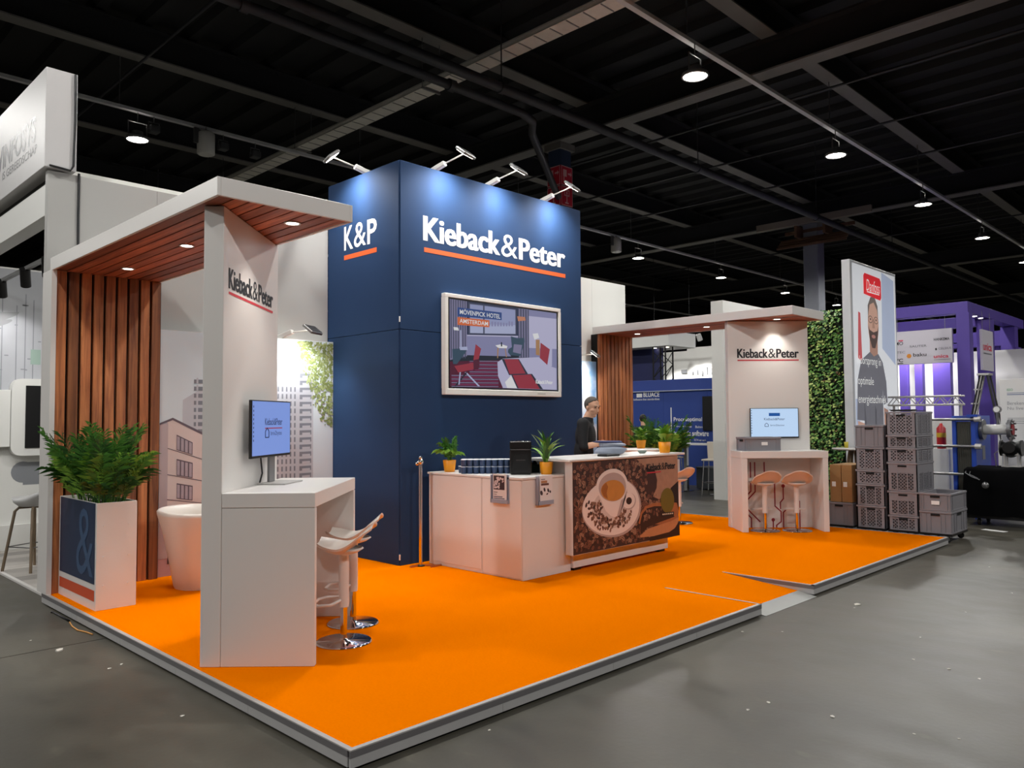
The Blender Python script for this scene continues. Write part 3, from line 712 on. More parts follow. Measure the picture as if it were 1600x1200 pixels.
def quad(TL, TR, BL, BR, W, H):
    h0 = BL[1]-TL[1]; h1 = BR[1]-TR[1]
    def f(x, y):
        s = (x-TL[0])/(TR[0]-TL[0]); t = TL[1]+(TR[1]-TL[1])*s; b = BL[1]+(BR[1]-BL[1])*s
        return (W*s*h0/((1-s)*h1+s*h0), H*(1-(y-t)/(b-t)))
    return f
W, H = 1.94, .95; f = quad((65, 98), (1265, 55), (65, 1178), (1272, 968), W, H)
CM = [mat('print_coffee_dark', '#3a2320', .55, var=.3, scale=8), mat('print_bean', '#744c3c', .5, var=.3, scale=50), mat('print_bean_light', '#a07a64', .5, var=.25, scale=50), mat('print_bean_dark', '#2a1614', .5, var=.2), mat('print_china', '#ecdcd4', .45, var=.03), mat('print_china_shade', '#b9a39d', .45, var=.03), mat('print_crema', '#c8873e', .45, var=.12, scale=12), mat('print_crema_dark', '#a5622a', .45, var=.1), mat('print_wood', '#a8683f', .5, var=.2, scale=14), mat('print_wood_light', '#c2855a', .5, var=.15, scale=14), mat('print_sack', '#a98068', .6, var=.2, scale=18), mat('print_olive', '#70621f', .5, var=.05), mat('print_black', '#191214', .5, var=.1), mat('print_red', '#c22c30', .5, var=0), mat('print_beige', '#cfc3ae', .5, var=.05), mat('print_china_well', '#d6c4bc', .5, var=.03)]
mb = MB(); o = Vector((4.0, 2.0, .283)); A = (o, FX, FZ)
mb.mi(0); rect(mb, *A, .004, W-.004, .004, H-.004, .0006)
P = lambda L, lift, mi: poly(mb.mi(mi), *A, [f(*p) for p in L], lift)
rr = random.Random(11)
def bean(x, y, s, lift, tone=None):
    a = rr.uniform(0, pi); mb.mi(tone if tone is not None else rr.choice((1, 1, 2, 2, 1, 3)))
    disc(mb, *A, x, y, s, s*.66, 8, a, lift); mb.mi(3); disc(mb, *A, x, y, s*.85, s*.1, 6, a+.15, lift+.0002)
for k in range(1250):
    x = rr.uniform(.03, W-.03); y = rr.uniform(.03, H-.03)
    if x > 1.3 and y > .55: continue
    bean(x, y, rr.uniform(.02, .034), .0010+k*.0000009)
P([(700, 90), (1262, 60), (1265, 350), (1150, 440), (985, 560), (900, 530), (950, 430), (960, 340), (930, 220), (830, 200)], .0022, 10)
P([(1150, 430), (1268, 350), (1272, 680), (1180, 640), (1140, 560)], .0024, 12)
P([(1200, 900), (1278, 800), (1278, 968), (850, 1045), (840, 1000)], .0024, 12)
# wooden scoop
P([(715, 840), (740, 720), (800, 640), (900, 605), (1090, 590), (1240, 600), (1270, 690), (1250, 790), (1200, 870), (1120, 930), (900, 985), (735, 1000), (730, 980), (830, 900), (1000, 850)], .0028, 8)
P([(735, 830), (760, 730), (820, 665), (920, 640), (1080, 640), (1090, 720), (1180, 720), (1200, 760), (1000, 820), (830, 880), (740, 960)], .0030, 3)
for k in range(90):
    x, y = f(rr.uniform(770, 1080), rr.uniform(665, 900))
    if y > .2+(x-1.0)*.16: bean(x, y, rr.uniform(.016, .024), .0031+k*1e-6)
P([(735, 1000), (730, 980), (830, 900), (1000, 850), (1150, 810), (1270, 760), (1250, 830), (1200, 890), (1120, 935), (900, 985)], .0033, 9)
# saucer, beans on it, cup
def el(cx, cy, rx, ry, rot, lift, mi, n=40):
    pts = []
    for i in range(n):
        a = 2*pi*i/n; x = rx*cos(a); y = ry*sin(a); pts.append((cx+x*cos(rot)-y*sin(rot), cy+x*sin(rot)+y*cos(rot)))
    P(pts, lift, mi)
el(444, 646, 300, 345, .25, .0036, 5); el(436, 634, 288, 332, .25, .0038, 4); el(440, 645, 205, 240, .25, .0039, 15)
for k in range(120):
    a = rr.uniform(.2, 2.9); q = rr.uniform(.45, .98)
    x, y = f(430+235*q*cos(a)-20, 640+290*q*sin(a)); bean(x, y, rr.uniform(.018, .027), .0040+k*1e-6)
for k in range(34):
    x, y = f(rr.uniform(170, 330), rr.uniform(560, 730)); bean(x, y, rr.uniform(.018, .025), .0042+k*1e-6)
el(606, 576, 78, 98, .15, .0044, 5); el(600, 568, 74, 92, .15, .0045, 4); el(606, 572, 32, 42, .1, .0046, 3)
P([(275, 400), (285, 470), (320, 560), (360, 680), (410, 740), (450, 755), (500, 735), (540, 650), (575, 520), (592, 400), (580, 300)], .0048, 4)
P([(520, 560), (575, 520), (592, 400), (580, 450), (540, 650), (500, 735), (470, 752)], .0050, 5)
el(432, 385, 160, 192, .08, .0052, 4); el(434, 405, 140, 168, .08, .0054, 5); el(436, 445, 122, 122, 0, .0056, 6)
P([(318, 440), (330, 390), (365, 350), (385, 400), (370, 470), (380, 540), (340, 510)], .0058, 7)
# egg shaped olive patch (its code is left out), dark strip, word mark
el(1098, 575, 98, 145, .03, .0060, 11)
P([(1010, 718), (1190, 700), (1190, 738), (1010, 757)], .0062, 12)
for k in range(6): P([(1022+k*27, 727-k*2.6), (1042+k*27, 725-k*2.6), (1042+k*27, 741-k*2.6), (1022+k*27, 743-k*2.6)], .0064, 14)
mb.build('coffee_print', CM, rel=kb)
a = f(822, 232); b = f(1222, 205)
logo(MB(), o+FX*a[0]+FZ*(a[1]+.0), FX, FZ, b[0]-a[0], .082, .007).build('lettering', BLACK_P, rel=kb, label='black word mark on the coffee print')
rect(MB(), o, FX, FZ, a[0], a[0]+(b[0]-a[0])*.48, a[1]-.028, a[1]-.014, .007).build('underline', RED_P, rel=kb)

# ---------------------------------------------------------------- big wall screen
SW, SH = 2.0, 1.165
tv = thing('wall_screen', 'large white framed screen on the navy tower showing a hotel room', 'screen', (4.66, 3.6, 1.962))
ox, oy, oz = 3.663, 3.585, 1.962
FR = mat('screen_frame_white', '#ecebe6', .4, var=.02)
mb = MB().box(ox, ox+SW, oy, oy+.07, oz+SH-.045, oz+SH, .004).box(ox, ox+SW, oy, oy+.07, oz, oz+.07, .004).box(ox, ox+.045, oy, oy+.07, oz+.07, oz+SH-.045).box(ox+SW-.045, ox+SW, oy, oy+.07, oz+.07, oz+SH-.045)
mb.build('frame', FR, rel=tv)
MB().box(ox+.04, ox+SW-.04, oy+.012, oy+.06, oz+.06, oz+SH-.04).build('bezel', BLACK, rel=tv)
MB().box(ox+.4, ox+SW-.4, oy+.07, TY0-.001, oz+.3, oz+.8).build('wall_mount', BLACK, rel=tv)
mb = MB()
for q in range(6): disc(mb, (ox+1.55, oy, oz+.035), FX, FZ, q*.025, 0, .006, None, 8)
mb.build('control_button', BLACK, rel=tv, kind='stuff')
def emat(name, col, s=.62):
    if name in _M: return _M[name]
    m = bpy.data.materials.new(name); m.use_nodes = True; _M[name] = m; b = m.node_tree.nodes['Principled BSDF']
    b.inputs['Base Color'].default_value = (.01, .01, .012, 1); b.inputs['Roughness'].default_value = .35; b.inputs['Specular IOR Level'].default_value = .3
    b.inputs['Emission Color'].default_value = lin(col); b.inputs['Emission Strength'].default_value = s
    return m
TVC = ['#8f90b8', '#4a4f68', '#9ea6cf', '#b6bddf', '#23304f', '#e2713f', '#2b4c8c', '#f2f2f4', '#a33a4a', '#5a1f38', '#8d3b68', '#3a5468', '#1f2a38', '#b58a62', '#8a86a8', '#2c3446', '#c5c3e2', '#d08a6a']
TVM = [emat('screen_%s' % n, c) for n, c in zip(('wall', 'curtain', 'glass', 'pale_view', 'frame_line', 'orange_label', 'blue_label', 'white', 'red', 'dark_red', 'rug', 'chair', 'dark', 'wood', 'shade', 'runner', 'sheet', 'lamp'), TVC)]
W, H = SW-.15, SH-.155; o = Vector((ox+.075, oy+.012, oz+.09)); A = (o, FX, FZ)
f = quad((118, 130), (1160, 285), (118, 1005), (1160, 1045), W, H)
mb = MB(); n_ = [0]
def P(L, mi):
    n_[0] += 1; return poly(mb.mi(mi), *A, [f(*p) for p in L], .001+n_[0]*.00006)
P([(118, 130), (1160, 285), (1160, 1045), (118, 1005)], 0)
P([(118, 700), (520, 720), (820, 720), (820, 1030), (118, 1005)], 9)
for k in range(15):
    y = 745+k*18; P([(270 if k < 8 else 130, y), (520, y+4), (520, y+11), (270 if k < 8 else 130, y+8)], 10 if k % 2 else 14)
P([(118, 720), (250, 690), (820, 710), (820, 735), (118, 755)], 12)
P([(118, 132), (250, 150), (250, 700), (118, 740)], 14)
for k in range(7): P([(124+k*18, 133+k*2.5), (132+k*18, 134+k*2.5), (132+k*18, 720), (124+k*18, 725)], 1)
P([(250, 150), (715, 220), (715, 500), (250, 490)], 4); P([(262, 160), (700, 228), (700, 488), (262, 478)], 1)
P([(275, 178), (385, 192), (385, 470), (275, 468)], 2); P([(398, 194), (688, 236), (688, 478), (398, 472)], 2)
P([(275, 400), (385, 405), (385, 470), (275, 468)], 3); P([(398, 380), (688, 390), (688, 478), (398, 472)], 3)
for k in range(9): P([(430+k*27, 370-(k*37 % 20)), (446+k*27, 368-(k*37 % 20)), (446+k*27, 400), (430+k*27, 400)], 0)
P([(250, 486), (720, 498), (720, 510), (250, 498)], 16); P([(715, 220), (830, 240), (830, 720), (715, 715)], 1)
for k in range(4): P([(725+k*27, 224+k*4), (737+k*27, 226+k*4), (737+k*27, 716), (725+k*27, 714)], 14)
P([(706, 300), (790, 310), (796, 345), (715, 350)], 17); P([(830, 300), (1158, 340), (1158, 640), (830, 620)], 16)
# lamps, table, chairs, bed
P([(145, 410), (180, 415), (186, 445), (148, 442)], 7); P([(196, 440), (204, 440), (206, 610), (196, 610)], 3)
P([(135, 630), (240, 620), (245, 650), (170, 780), (140, 780)], 11); P([(190, 610), (250, 605), (255, 640), (195, 640)], 3)
P([(320, 580), (366, 625), (345, 730), (300, 740)], 8); P([(300, 740), (352, 735), (350, 820), (300, 845)], 9); P([(150, 800), (300, 765), (302, 830), (180, 865)], 8)
P([(230, 860), (245, 860), (355, 1000), (340, 1003)], 3); P([(240, 860), (250, 865), (165, 1000), (150, 1000)], 12); P([(190, 860), (200, 860), (190, 985), (180, 985)], 3)
P([(492, 592), (550, 580), (606, 600), (600, 622), (520, 618)], 7); P([(510, 615), (522, 615), (516, 720), (508, 720)], 13); P([(580, 620), (588, 620), (600, 710), (592, 710)], 13); P([(543, 560), (555, 560), (556, 602), (544, 602)], 12)
P([(640, 500), (700, 520), (780, 520), (782, 560), (740, 690), (700, 720), (640, 700), (610, 660), (615, 630), (650, 610)], 11); P([(670, 580), (755, 590), (740, 680), (660, 660)], 14); P([(640, 690), (720, 700), (720, 725), (640, 715)], 12)
P([(870, 480), (930, 475), (945, 520), (890, 540)], 7); P([(905, 540), (950, 540), (950, 700), (905, 690)], 13); P([(960, 560), (1100, 590), (1095, 810), (1040, 810)], 16); P([(960, 570), (1070, 640), (1035, 808), (948, 755)], 8)
P([(510, 760), (560, 725), (940, 715), (1045, 800), (1150, 830), (1150, 1043), (560, 1018), (515, 900)], 16)
P([(550, 728), (720, 730), (815, 880), (620, 890)], 15); P([(575, 730), (712, 732), (790, 876), (625, 880)], 8)
P([(640, 885), (860, 880), (985, 1035), (700, 1022)], 15); P([(655, 890), (845, 886), (950, 1034), (715, 1023)], 8)
P([(580, 960), (640, 895), (700, 1022), (600, 1018)], 7)
P([(175, 212), (552, 262), (552, 338), (175, 300)], 6); P([(175, 310), (438, 340), (438, 410), (175, 388)], 5)
mb.build('hotel_picture', TVM, rel=tv)
mb = MB(); a = f(192, 280); b = f(538, 318); put_text(mb, 'MÖVENPICK HOTEL', o+FX*a[0]+FZ*a[1], FX, FZ, b[0]-a[0], .066, .012, lift=.008)
a = f(190, 368); b = f(425, 392); put_text(mb, 'AMSTERDAM', o+FX*a[0]+FZ*a[1], FX, FZ, b[0]-a[0], .05, .012, lift=.008)
a = f(900, 978); b = f(1100, 985); logo(mb, o+FX*a[0]+FZ*a[1], FX, FZ, b[0]-a[0], .05, lift=.008)
mb.build('lettering', TVM[7], rel=tv)
# ================================================================ FURNITURE AND THINGS ON THE STAND
def stool_parts(t):
    MB().lathe([(0, 0), (.2, 0), (.2, .006), (.19, .013), (.03, .016), (.024, .03)], n=40).build('base_plate', CHROME, t)
    MB().cyl((0, 0, .014), (0, 0, .3), .024, n=20).build('lower_column', CHROME, t)
    MB().lathe([(.034, .25), (.036, .27), (.036, .62), (.045, .655)], n=20).build('sleeve', WHITE, t)
    # seat shell: front is +Y, back lip rises at -Y
    n, m = 18, 14; top = []; bot = []
    for j in range(m+1):
        q = j/m; y = .19-.41*q
        w = max(.205*(max(0., 1-abs(2*q-1)**3.6))**.42, .115)
        zc = .70 - .035*sin(pi*min(1, q*1.25)) + .15*max(0, (q-.4)/.6)**1.6
        for i in range(n+1):
            s = -1+2*i/n; z = zc + abs(s)**2.2*(.03-.06*q*q)
            top.append((s*w, y, z)); bot.append((s*w*.97, y*.985, z-.016-.03*(1-s*s)*sin(pi*q)))
    k = n+1; fs = [(j*k+i, j*k+i+1, (j+1)*k+i+1, (j+1)*k+i) for j in range(m) for i in range(n)]
    o2 = len(top); mb = MB(); mb.add(top+bot, [f[::-1] for f in fs]+[tuple(a+o2 for a in f) for f in fs], True)
    edge = [j*k for j in range(m+1)]+[m*k+i for i in range(1, k)]+[j*k+n for j in range(m-1, -1, -1)]+[i for i in range(n-1, 0, -1)]
    mb.add(top+bot, [(edge[a], edge[(a+1) % len(edge)], edge[(a+1) % len(edge)]+o2, edge[a]+o2) for a in range(len(edge))], True)
    mb.build('seat', mat('stool_white_plastic', '#dcd4cc', .3, var=.02), t)
    MB().lathe([(.04, .62), (.09, .635), (.13, .66), (.12, .668)], (0, -.01, 0), 20, caps=False).build('seat_carrier', WHITE, t)
    MB().tube([(-.03, .02, .30), (-.13, .06, .29), (-.14, .15, .285), (-.08, .2, .285), (.08, .2, .285), (.14, .15, .285), (.13, .06, .29), (.03, .02, .30)], .011, 8).build('footrest', WHITE, t)
G = 'white swivel bar stools of the stand'
st = thing('bar_stool', 'white swivel bar stool nearest the camera at the left bar', 'stool', (1.02, 1.61, PT), pi/4, G); stool_parts(st)
dup(st, (1.36, 2.0, PT), pi/4, 'white swivel bar stool just behind the first one at the left bar')
dup(st, (8.14, 2.02, PT), -pi/4+.1, 'left one of the two white swivel stools before the circuit print bar')
dup(st, (8.44, 1.70, PT), -pi/4-.1, 'right one of the two white swivel stools before the circuit print bar')
dup(st, (8.05, 3.35, PT), -.2, 'white swivel stool half hidden behind the right end of the coffee bar')
# tub chair
t = thing('tub_chair', 'white plastic tub armchair behind the left pylon', 'armchair', (1.14, 4.26, PT), radians(100))
prof = [(.215, .0), (.225, .02), (.27, .28), (.33, .58), (.372, .73), (.375, .76), (.36, .775), (.335, .765), (.315, .70), (.285, .50), (.25, .43), (.0, .41)]
n = 40; vs = []
for r, z in prof:
    for i in range(n):
        a = 2*pi*i/n; zz = z*.95 + (.015*(cos(a)) if z > .55 else 0)*((z-.5)/.27)
        rr_ = r*(1+.05*(abs(cos(a))))
        vs.append((rr_*cos(a), rr_*sin(a), zz))
fs = [(j*n+i, j*n+(i+1) % n, (j+1)*n+(i+1) % n, (j+1)*n+i) for j in range(len(prof)-1) for i in range(n)]
MB().add(vs, fs, True).build('shell', mat('tub_white', '#ddd5cd', .35, var=.02), t)
MB().lathe([(0, .412), (.22, .412), (.245, .425), (.235, .445), (0, .452)], n=30).build('seat_pad', mat('pad_white', '#d8d2ca', .7), t)
MB().lathe([(.2, -.0), (.2, .008)], n=30).build('glide_ring', BLACK, t)

# monitors on the bars
def monitor(label, loc, rz, w, h, foot_off, stand=True, zoff=.2):
    t = thing('monitor', label, 'monitor', loc, rz)     # faces local -Y
    MB().box(-w/2, w/2, 0, .022, zoff, zoff+h, .003).build('casing', BLACK, t)
    d = MB(); rect(d, (0, 0, zoff), FX, FZ, -w/2+.01, w/2-.01, .018, h-.008, .001).build('display', None or SCR[label[:4]], t)
    if stand:
        MB().box(foot_off-.05, foot_off+.05, .03, .05, .01, zoff+h*.45, .004).build('stand', mat('monitor_grey', '#8c8c8e', .4, .5), t)
        MB().box(foot_off-.17, foot_off+.17, -.14, .075, 0, .01, .002).build('foot', mat('foot_silver', '#b5b3b0', .4, .3), t)
        MB().tube([(foot_off-.1, .04, zoff+.15), (foot_off-.14, .06, zoff), (foot_off-.11, .06, .08), (foot_off-.13, .07, .012)], .006, 6).build('cable', BLACK, t)
    return t
SCR = {'blac': emat('display_blue', '#7f9be2', .85), 'slim': emat('display_light_blue', '#bcd6f4', .95)}
SN = emat('display_navy_text', '#1c2a5c', .6)
t = monitor('black monitor with a blue logo display standing on the left bar', Vector((.055, 1.788, PT)) + (Vector((1, -1, 0))*.235+Vector((1, 1, 0))*.735)/sqrt(2)+Vector((0, 0, 1.111)), pi/4-.12, .69, .415, .08)
mb = MB(); put_text(mb, 'Kieback&Peter', (-.13, 0, .2+.235), FX, FZ, .31, .05, .01, lift=.003); put_text(mb, 'brix2bytes', (-.03, 0, .2+.15), FX, FZ, .2, .042, lift=.003)
for a, b in (((-.12, .145), (-.12, .19)), ((-.12, .19), (-.09, .215)), ((-.09, .215), (-.06, .19)), ((-.06, .19), (-.06, .145)), ((-.06, .145), (-.12, .145))):
    mb.bar((a[0], -.002, .2+a[1]), (b[0], -.002, .2+b[1]), .003, .007)
mb.build('lettering', SN, t); rect(MB(), (-.13, 0, .2), FX, FZ, 0, .31, .208, .216, .003).build('underline', emat('display_red', '#b5405a', .6), t)
mb = MB()
for k in range(9): rect(mb, (-.325, 0, .2), FX, FZ, 0, .012, .36-k*.03, .375-k*.03, .003)
mb.build('icons', SN, t, kind='stuff')
q = Vector((7.8, 2.18, PT)) + (Vector((1, -1, 0))*.628+Vector((1, 1, 0))*.47)/sqrt(2)
t = monitor('slim monitor with a light blue logo display fixed to the right pylon', q+Vector((0, 0, 1.279)), -pi/4, .70, .43, 0, False, 0)
MB().box(-.1, .1, .022, .0295, .1, .3).build('wall_mount', BLACK, t)
mb = MB(); put_text(mb, 'Kieback&Peter', (-.15, 0, .255), FX, FZ, .30, .035, .0, lift=.003); put_text(mb, 'brix2bytes', (-.06, 0, .165), FX, FZ, .2, .03, lift=.003)
for a, b in (((-.14, .165), (-.14, .195)), ((-.14, .195), (-.115, .215)), ((-.115, .215), (-.09, .195)), ((-.09, .195), (-.09, .165)), ((-.09, .165), (-.14, .165))): mb.bar((a[0], -.002, a[1]), (b[0], -.002, b[1]), .003, .006)
for k in range(10): rect(mb, (-.335, 0, 0), FX, FZ, 0, .01, .39-k*.036, .402-k*.036, .003)
mb.build('lettering', SN, t)
d = rect(MB(), (-.08, 0, .315), FX, FZ, 0, .16, 0, .045, .003).build('label_bar', emat('display_blue_label', '#2360b0', .7), t)

# ---------------------------------------------------------------- plants
def frond_mesh(name, L, nl, ll, droop, m, seed, width=.012):
    r = random.Random(seed); mb = MB(); pts = []
    for i in range(9):
        q = i/8; pts.append(Vector((L*(.18*q+.55*droop*q*q), 0, L*(q-.55*droop*q**2.4))))
    mb.tube(pts, [.005*(1-.7*i/8) for i in range(9)], 4)
    for k in range(nl):
        q = .22+.78*k/(nl-1); i = min(7, int(q*8)); fr = q*8-i; p = pts[i].lerp(pts[i+1], fr); tdir = (pts[i+1]-pts[i]).normalized()
        for sd in (-1, 1):
            l = ll*(.55+.6*sin(pi*min(1, q*.95)))*r.uniform(.8, 1.15)
            d = (tdir*(.8+.4*q)+Vector((0, sd, 0))*r.uniform(.5, 1.)+Vector((r.uniform(-.25, .25), 0, r.uniform(-.45, .2)))).normalized()
            s = d.cross(Vector((0, 0, 1))).normalized()*width*r.uniform(.8, 1.2)
            a = p; b = p+d*l*.45+Vector((0, 0, .01)); c = p+d*l+Vector((0, 0, -.06*l/ll*.6))
            o = len(mb.v); mb.add([a, b-s, c, b+s], [(0, 1, 2), (0, 2, 3)])
    return mb.mesh(name, m)
FR_ = [frond_mesh('frond', .78, 18, .17, .26, LEAF[0], 1, .0036), frond_mesh('frond', .70, 18, .16, .42, LEAF[1], 2, .0036), frond_mesh('frond', .84, 20, .16, .18, LEAF[1], 3, .0036), frond_mesh('frond', .54, 16, .16, .6, LEAF[0], 4, .0036), frond_mesh('frond', .62, 17, .15, .35, LEAF[2], 5, .0034)]
def palm_bed(label, x, y, z, w, L, n, seed):
    r = random.Random(seed); t = thing('areca_palm', label, 'palm', (x, y, z))
    for k in range(n):
        u = r.uniform(-1, 1); v = r.uniform(-1, 1)
        ang = atan2(v*1.0-.7+r.uniform(-.6, .6), u+r.uniform(-.6, .6))
        lean = (abs(u)+abs(v))*.04
        inst('frond', FR_[k % 5 if r.random() < .8 else 4], t, (u*w/2*.8, v*L/2*.72-.1, 0), (0, lean, ang), r.uniform(.68, 1.0))
    return t
palm_bed('bushy green areca palms in the white planter box at the left edge', .26, 4.4, PT+.83, .32, 1.0, 115, 5)
palm_bed('bushy green palms in the planter behind the coffee bar', 8.90, 4.38, PT+.83, .32, .8, 80, 6)
def pot(label, loc, kind, seed, group='orange flower pots with green plants', s=1.):
    t = thing('potted_plant', label, 'plant', loc, 0, group)
    MB().lathe([(0, .0), (.054*s, 0), (.058*s, .008), (.073*s, .128), (.069*s, .13), (.064*s, .112), (0, .11)], n=28).build('pot', POTM, t)
    MB().lathe([(0, .113), (.063*s, .112)], n=20, caps=False).build('soil', SOIL, t)
    r = random.Random(seed)
    if kind == 'palm':
        me = [frond_mesh('frond', .27, 11, .085, .55, LEAF[1], 21, .0075), frond_mesh('frond', .24, 11, .09, .9, LEAF[2], 22, .0075), frond_mesh('frond', .30, 11, .08, .3, LEAF[1], 23, .0075)]
        for k in range(18): inst('frond', me[k % 3], t, (r.uniform(-.02, .02), r.uniform(-.02, .02), .11), (0, r.uniform(-.3, .05), k*2.4+r.uniform(-.3, .3)), r.uniform(.75, 1.05))
    else:
        L, wd, n = (.36, .02, 30) if kind == 'strap' else (.24, .044, 34)
        for v in range(3):
            pass
        mes = []
        for v, mm in enumerate(((LEAF[1], LEAF[2], LEAF[0]) if kind == 'strap' else (LEAF[1], LEAF[2], LEAF[2]))):
            mb = MB(); dr = (.5, .85, .3)[v] if kind == 'strap' else (.55, .8, .35)[v]
            pts = [Vector((L*(.3*q+.65*dr*q*q), 0, L*(q-.6*dr*q**2.2))) for q in [i/7 for i in range(8)]]
            prof = [.35, .7, .95, 1., .95, .8, .5, .05] if kind == 'strap' else [.08, .1, .14, .6, 1., .95, .6, .05]
            vs = []
            for p, a in zip(pts, prof): vs += [p+Vector((0, -wd*a, .25*wd*a)), p, p+Vector((0, wd*a, .25*wd*a))]
            mb.add(vs, [(3*i+j, 3*i+j+1, 3*i+j+4, 3*i+j+3) for i in range(7) for j in range(2)], True)
            mes.append(mb.mesh('leaf', mm))
        for k in range(n): inst('leaf', mes[k % 3], t, (r.uniform(-.015, .015), r.uniform(-.015, .015), .11), (0, r.uniform(-.45, .1), k*2.4+r.uniform(-.3, .3)), r.uniform(.65, 1.1))
    return t
pot('small feathery palm in an orange pot on the left counter end', (3.56, 3.40, 1.10), 'palm', 31)
pot('strap leaved plant in an orange pot beside the black machine', (3.95, 2.31, 1.10), 'strap', 32)
pot('leafy plant in an orange pot on the right end of the coffee bar', (5.88, 2.14, 1.26), 'leafy', 33, s=1.05)
# rear high table with a pot
t = thing('high_table', 'round white high table behind the coffee bar', 'table', (8.05, 4.1, PT))
MB().lathe([(.0, 1.06), (.33, 1.06), (.345, 1.075), (.345, 1.09), (.33, 1.1), (0, 1.1)], n=40).build('table_top', WHITE, t)
MB().cyl((0, 0, .02), (0, 0, 1.06), .035, n=16).build('column', CHROME, t)
MB().lathe([(0, 0), (.24, 0), (.24, .01), (.05, .03)], n=32).build('foot', CHROME, t)
MB().lathe([(.12, 1.05), (.05, 1.0), (.035, .96)], n=16, caps=False).build('collar', STEEL, t)
pot('bright leafy plant in an orange pot on the round high table', (8.15, 4.1, PT+1.1), 'leafy', 34, s=1.1)

# ---------------------------------------------------------------- things on the service counter
CUPM = mat('cup_navy', '#31466a', .5, var=.04); CUPW = mat('cup_white', '#d9dbe0', .5, var=0)
def cup(loc, label, g):
    t = thing('paper_cup', label, 'cup', loc, 0, g)
    MB().lathe([(0, .0), (.0275, 0), (.0315, .07)], n=16, caps=False).build('wall', CUPM, t)
    MB().lathe([(.031, .0), (.033, .001), (.033, .004), (.030, .005), (.027, -.05), (0, -.052)], (0, 0, .07), 16, caps=False).build('rim', CUPW, t)
    return t
G = 'navy paper cups stacked two high on the counter'
first = None
for row in range(3):
    for k in range(9-row % 2):
        b = Vector((3.64, 2.86, 0))+Vector((1, -1, 0))*((k-4+.5*(row % 2))*.066)/sqrt(2)+Vector((1, 1, 0))*row*.058/sqrt(2)
        for lv in range(2):
            lab = ('navy paper cup with a white rim standing on another cup on the counter' if lv else 'navy paper cup with another cup stacked on it on the counter')
            lc = (b.x, b.y, 1.1+.0755*lv)
            if first is None: first = cup(lc, lab, G)
            else: dup(first, lc, 0, lab)
dup(first, (3.52, 3.16, 1.1), 0, 'single navy paper cup at the left end of the cup rows')
t = thing('coffee_machine', 'black box shaped machine with a chrome strip beside the cup stack', 'machine', (3.78, 2.52, 1.1), -pi/4)
MB().box(-.113, .113, -.1, .1, .015, .26, .008).build('body', BLACK, t)
MB().box(-.113, .113, -.1, .1, .266, .345, .008).build('head', BLACK, t)
MB().box(-.10, .10, -.104, -.098, .256, .266).build('chrome_strip', STEEL, t)
MB().box(-.075, .075, -.103, -.1, .05, .22, .002).build('front_door', MATTBLK, t)
MB().box(-.05, .05, -.106, -.102, .15, .155).build('door_slot', STEEL, t)
MB().box(-.1, .1, -.09, .09, 0, .015).build('foot', BLACK, t)
mb = MB()
for k in range(5): mb.lathe([(0, .352), (.014, .352), (.014, .345)], (-.085+k*.04, -.06, 0), 10)
mb.build('top_knobs', CHROME, t, kind='stuff')
t = thing('bottle_crate', 'dark green black box of bottles behind the strap leaved plant', 'crate', (3.94, 2.6, 1.1), 0)
MB().box(-.05, .16, -.06, .06, 0, .09, .005).build('box', mat('dark_green_glass', '#0e1f1a', .2), t)
for k in range(3): MB().lathe([(.028, .085), (.028, .105), (.012, .125), (.012, .14)], (-.01+k*.065, -.02, 0), 12).build('bottle_neck', mat('dark_green_glass', '#0e1f1a', .2), t)
# chrome guide rail
t = thing('guide_rail', 'chrome rail post with ball joints at the left end of the counter', 'post', (3.23, 3.50, PT))
MB().cyl((0, 0, .01), (0, 0, 1.12), .02, n=16).build('post', CHROME, t)
MB().ellip((0, 0, 1.12), .034, .034, .034).ellip((-.02, .03, 1.10), .025, .025, .025).ellip((0, 0, 1.165), .022, .022, .022).build('ball_joint', CHROME, t)
MB().lathe([(0, 0), (.05, 0), (.05, .01), (.025, .016)], n=20).build('foot', BLACK, t)
MB().box(-.14, -.02, -.01, .01, 0, .018).box(.02, .16, -.16, -.14, 0, .018).bar((.0, 0, .01), (.14, -.15, .01), .02, .015).build('floor_strip', mat('copper_strip', '#b98058', .35, .7), t)
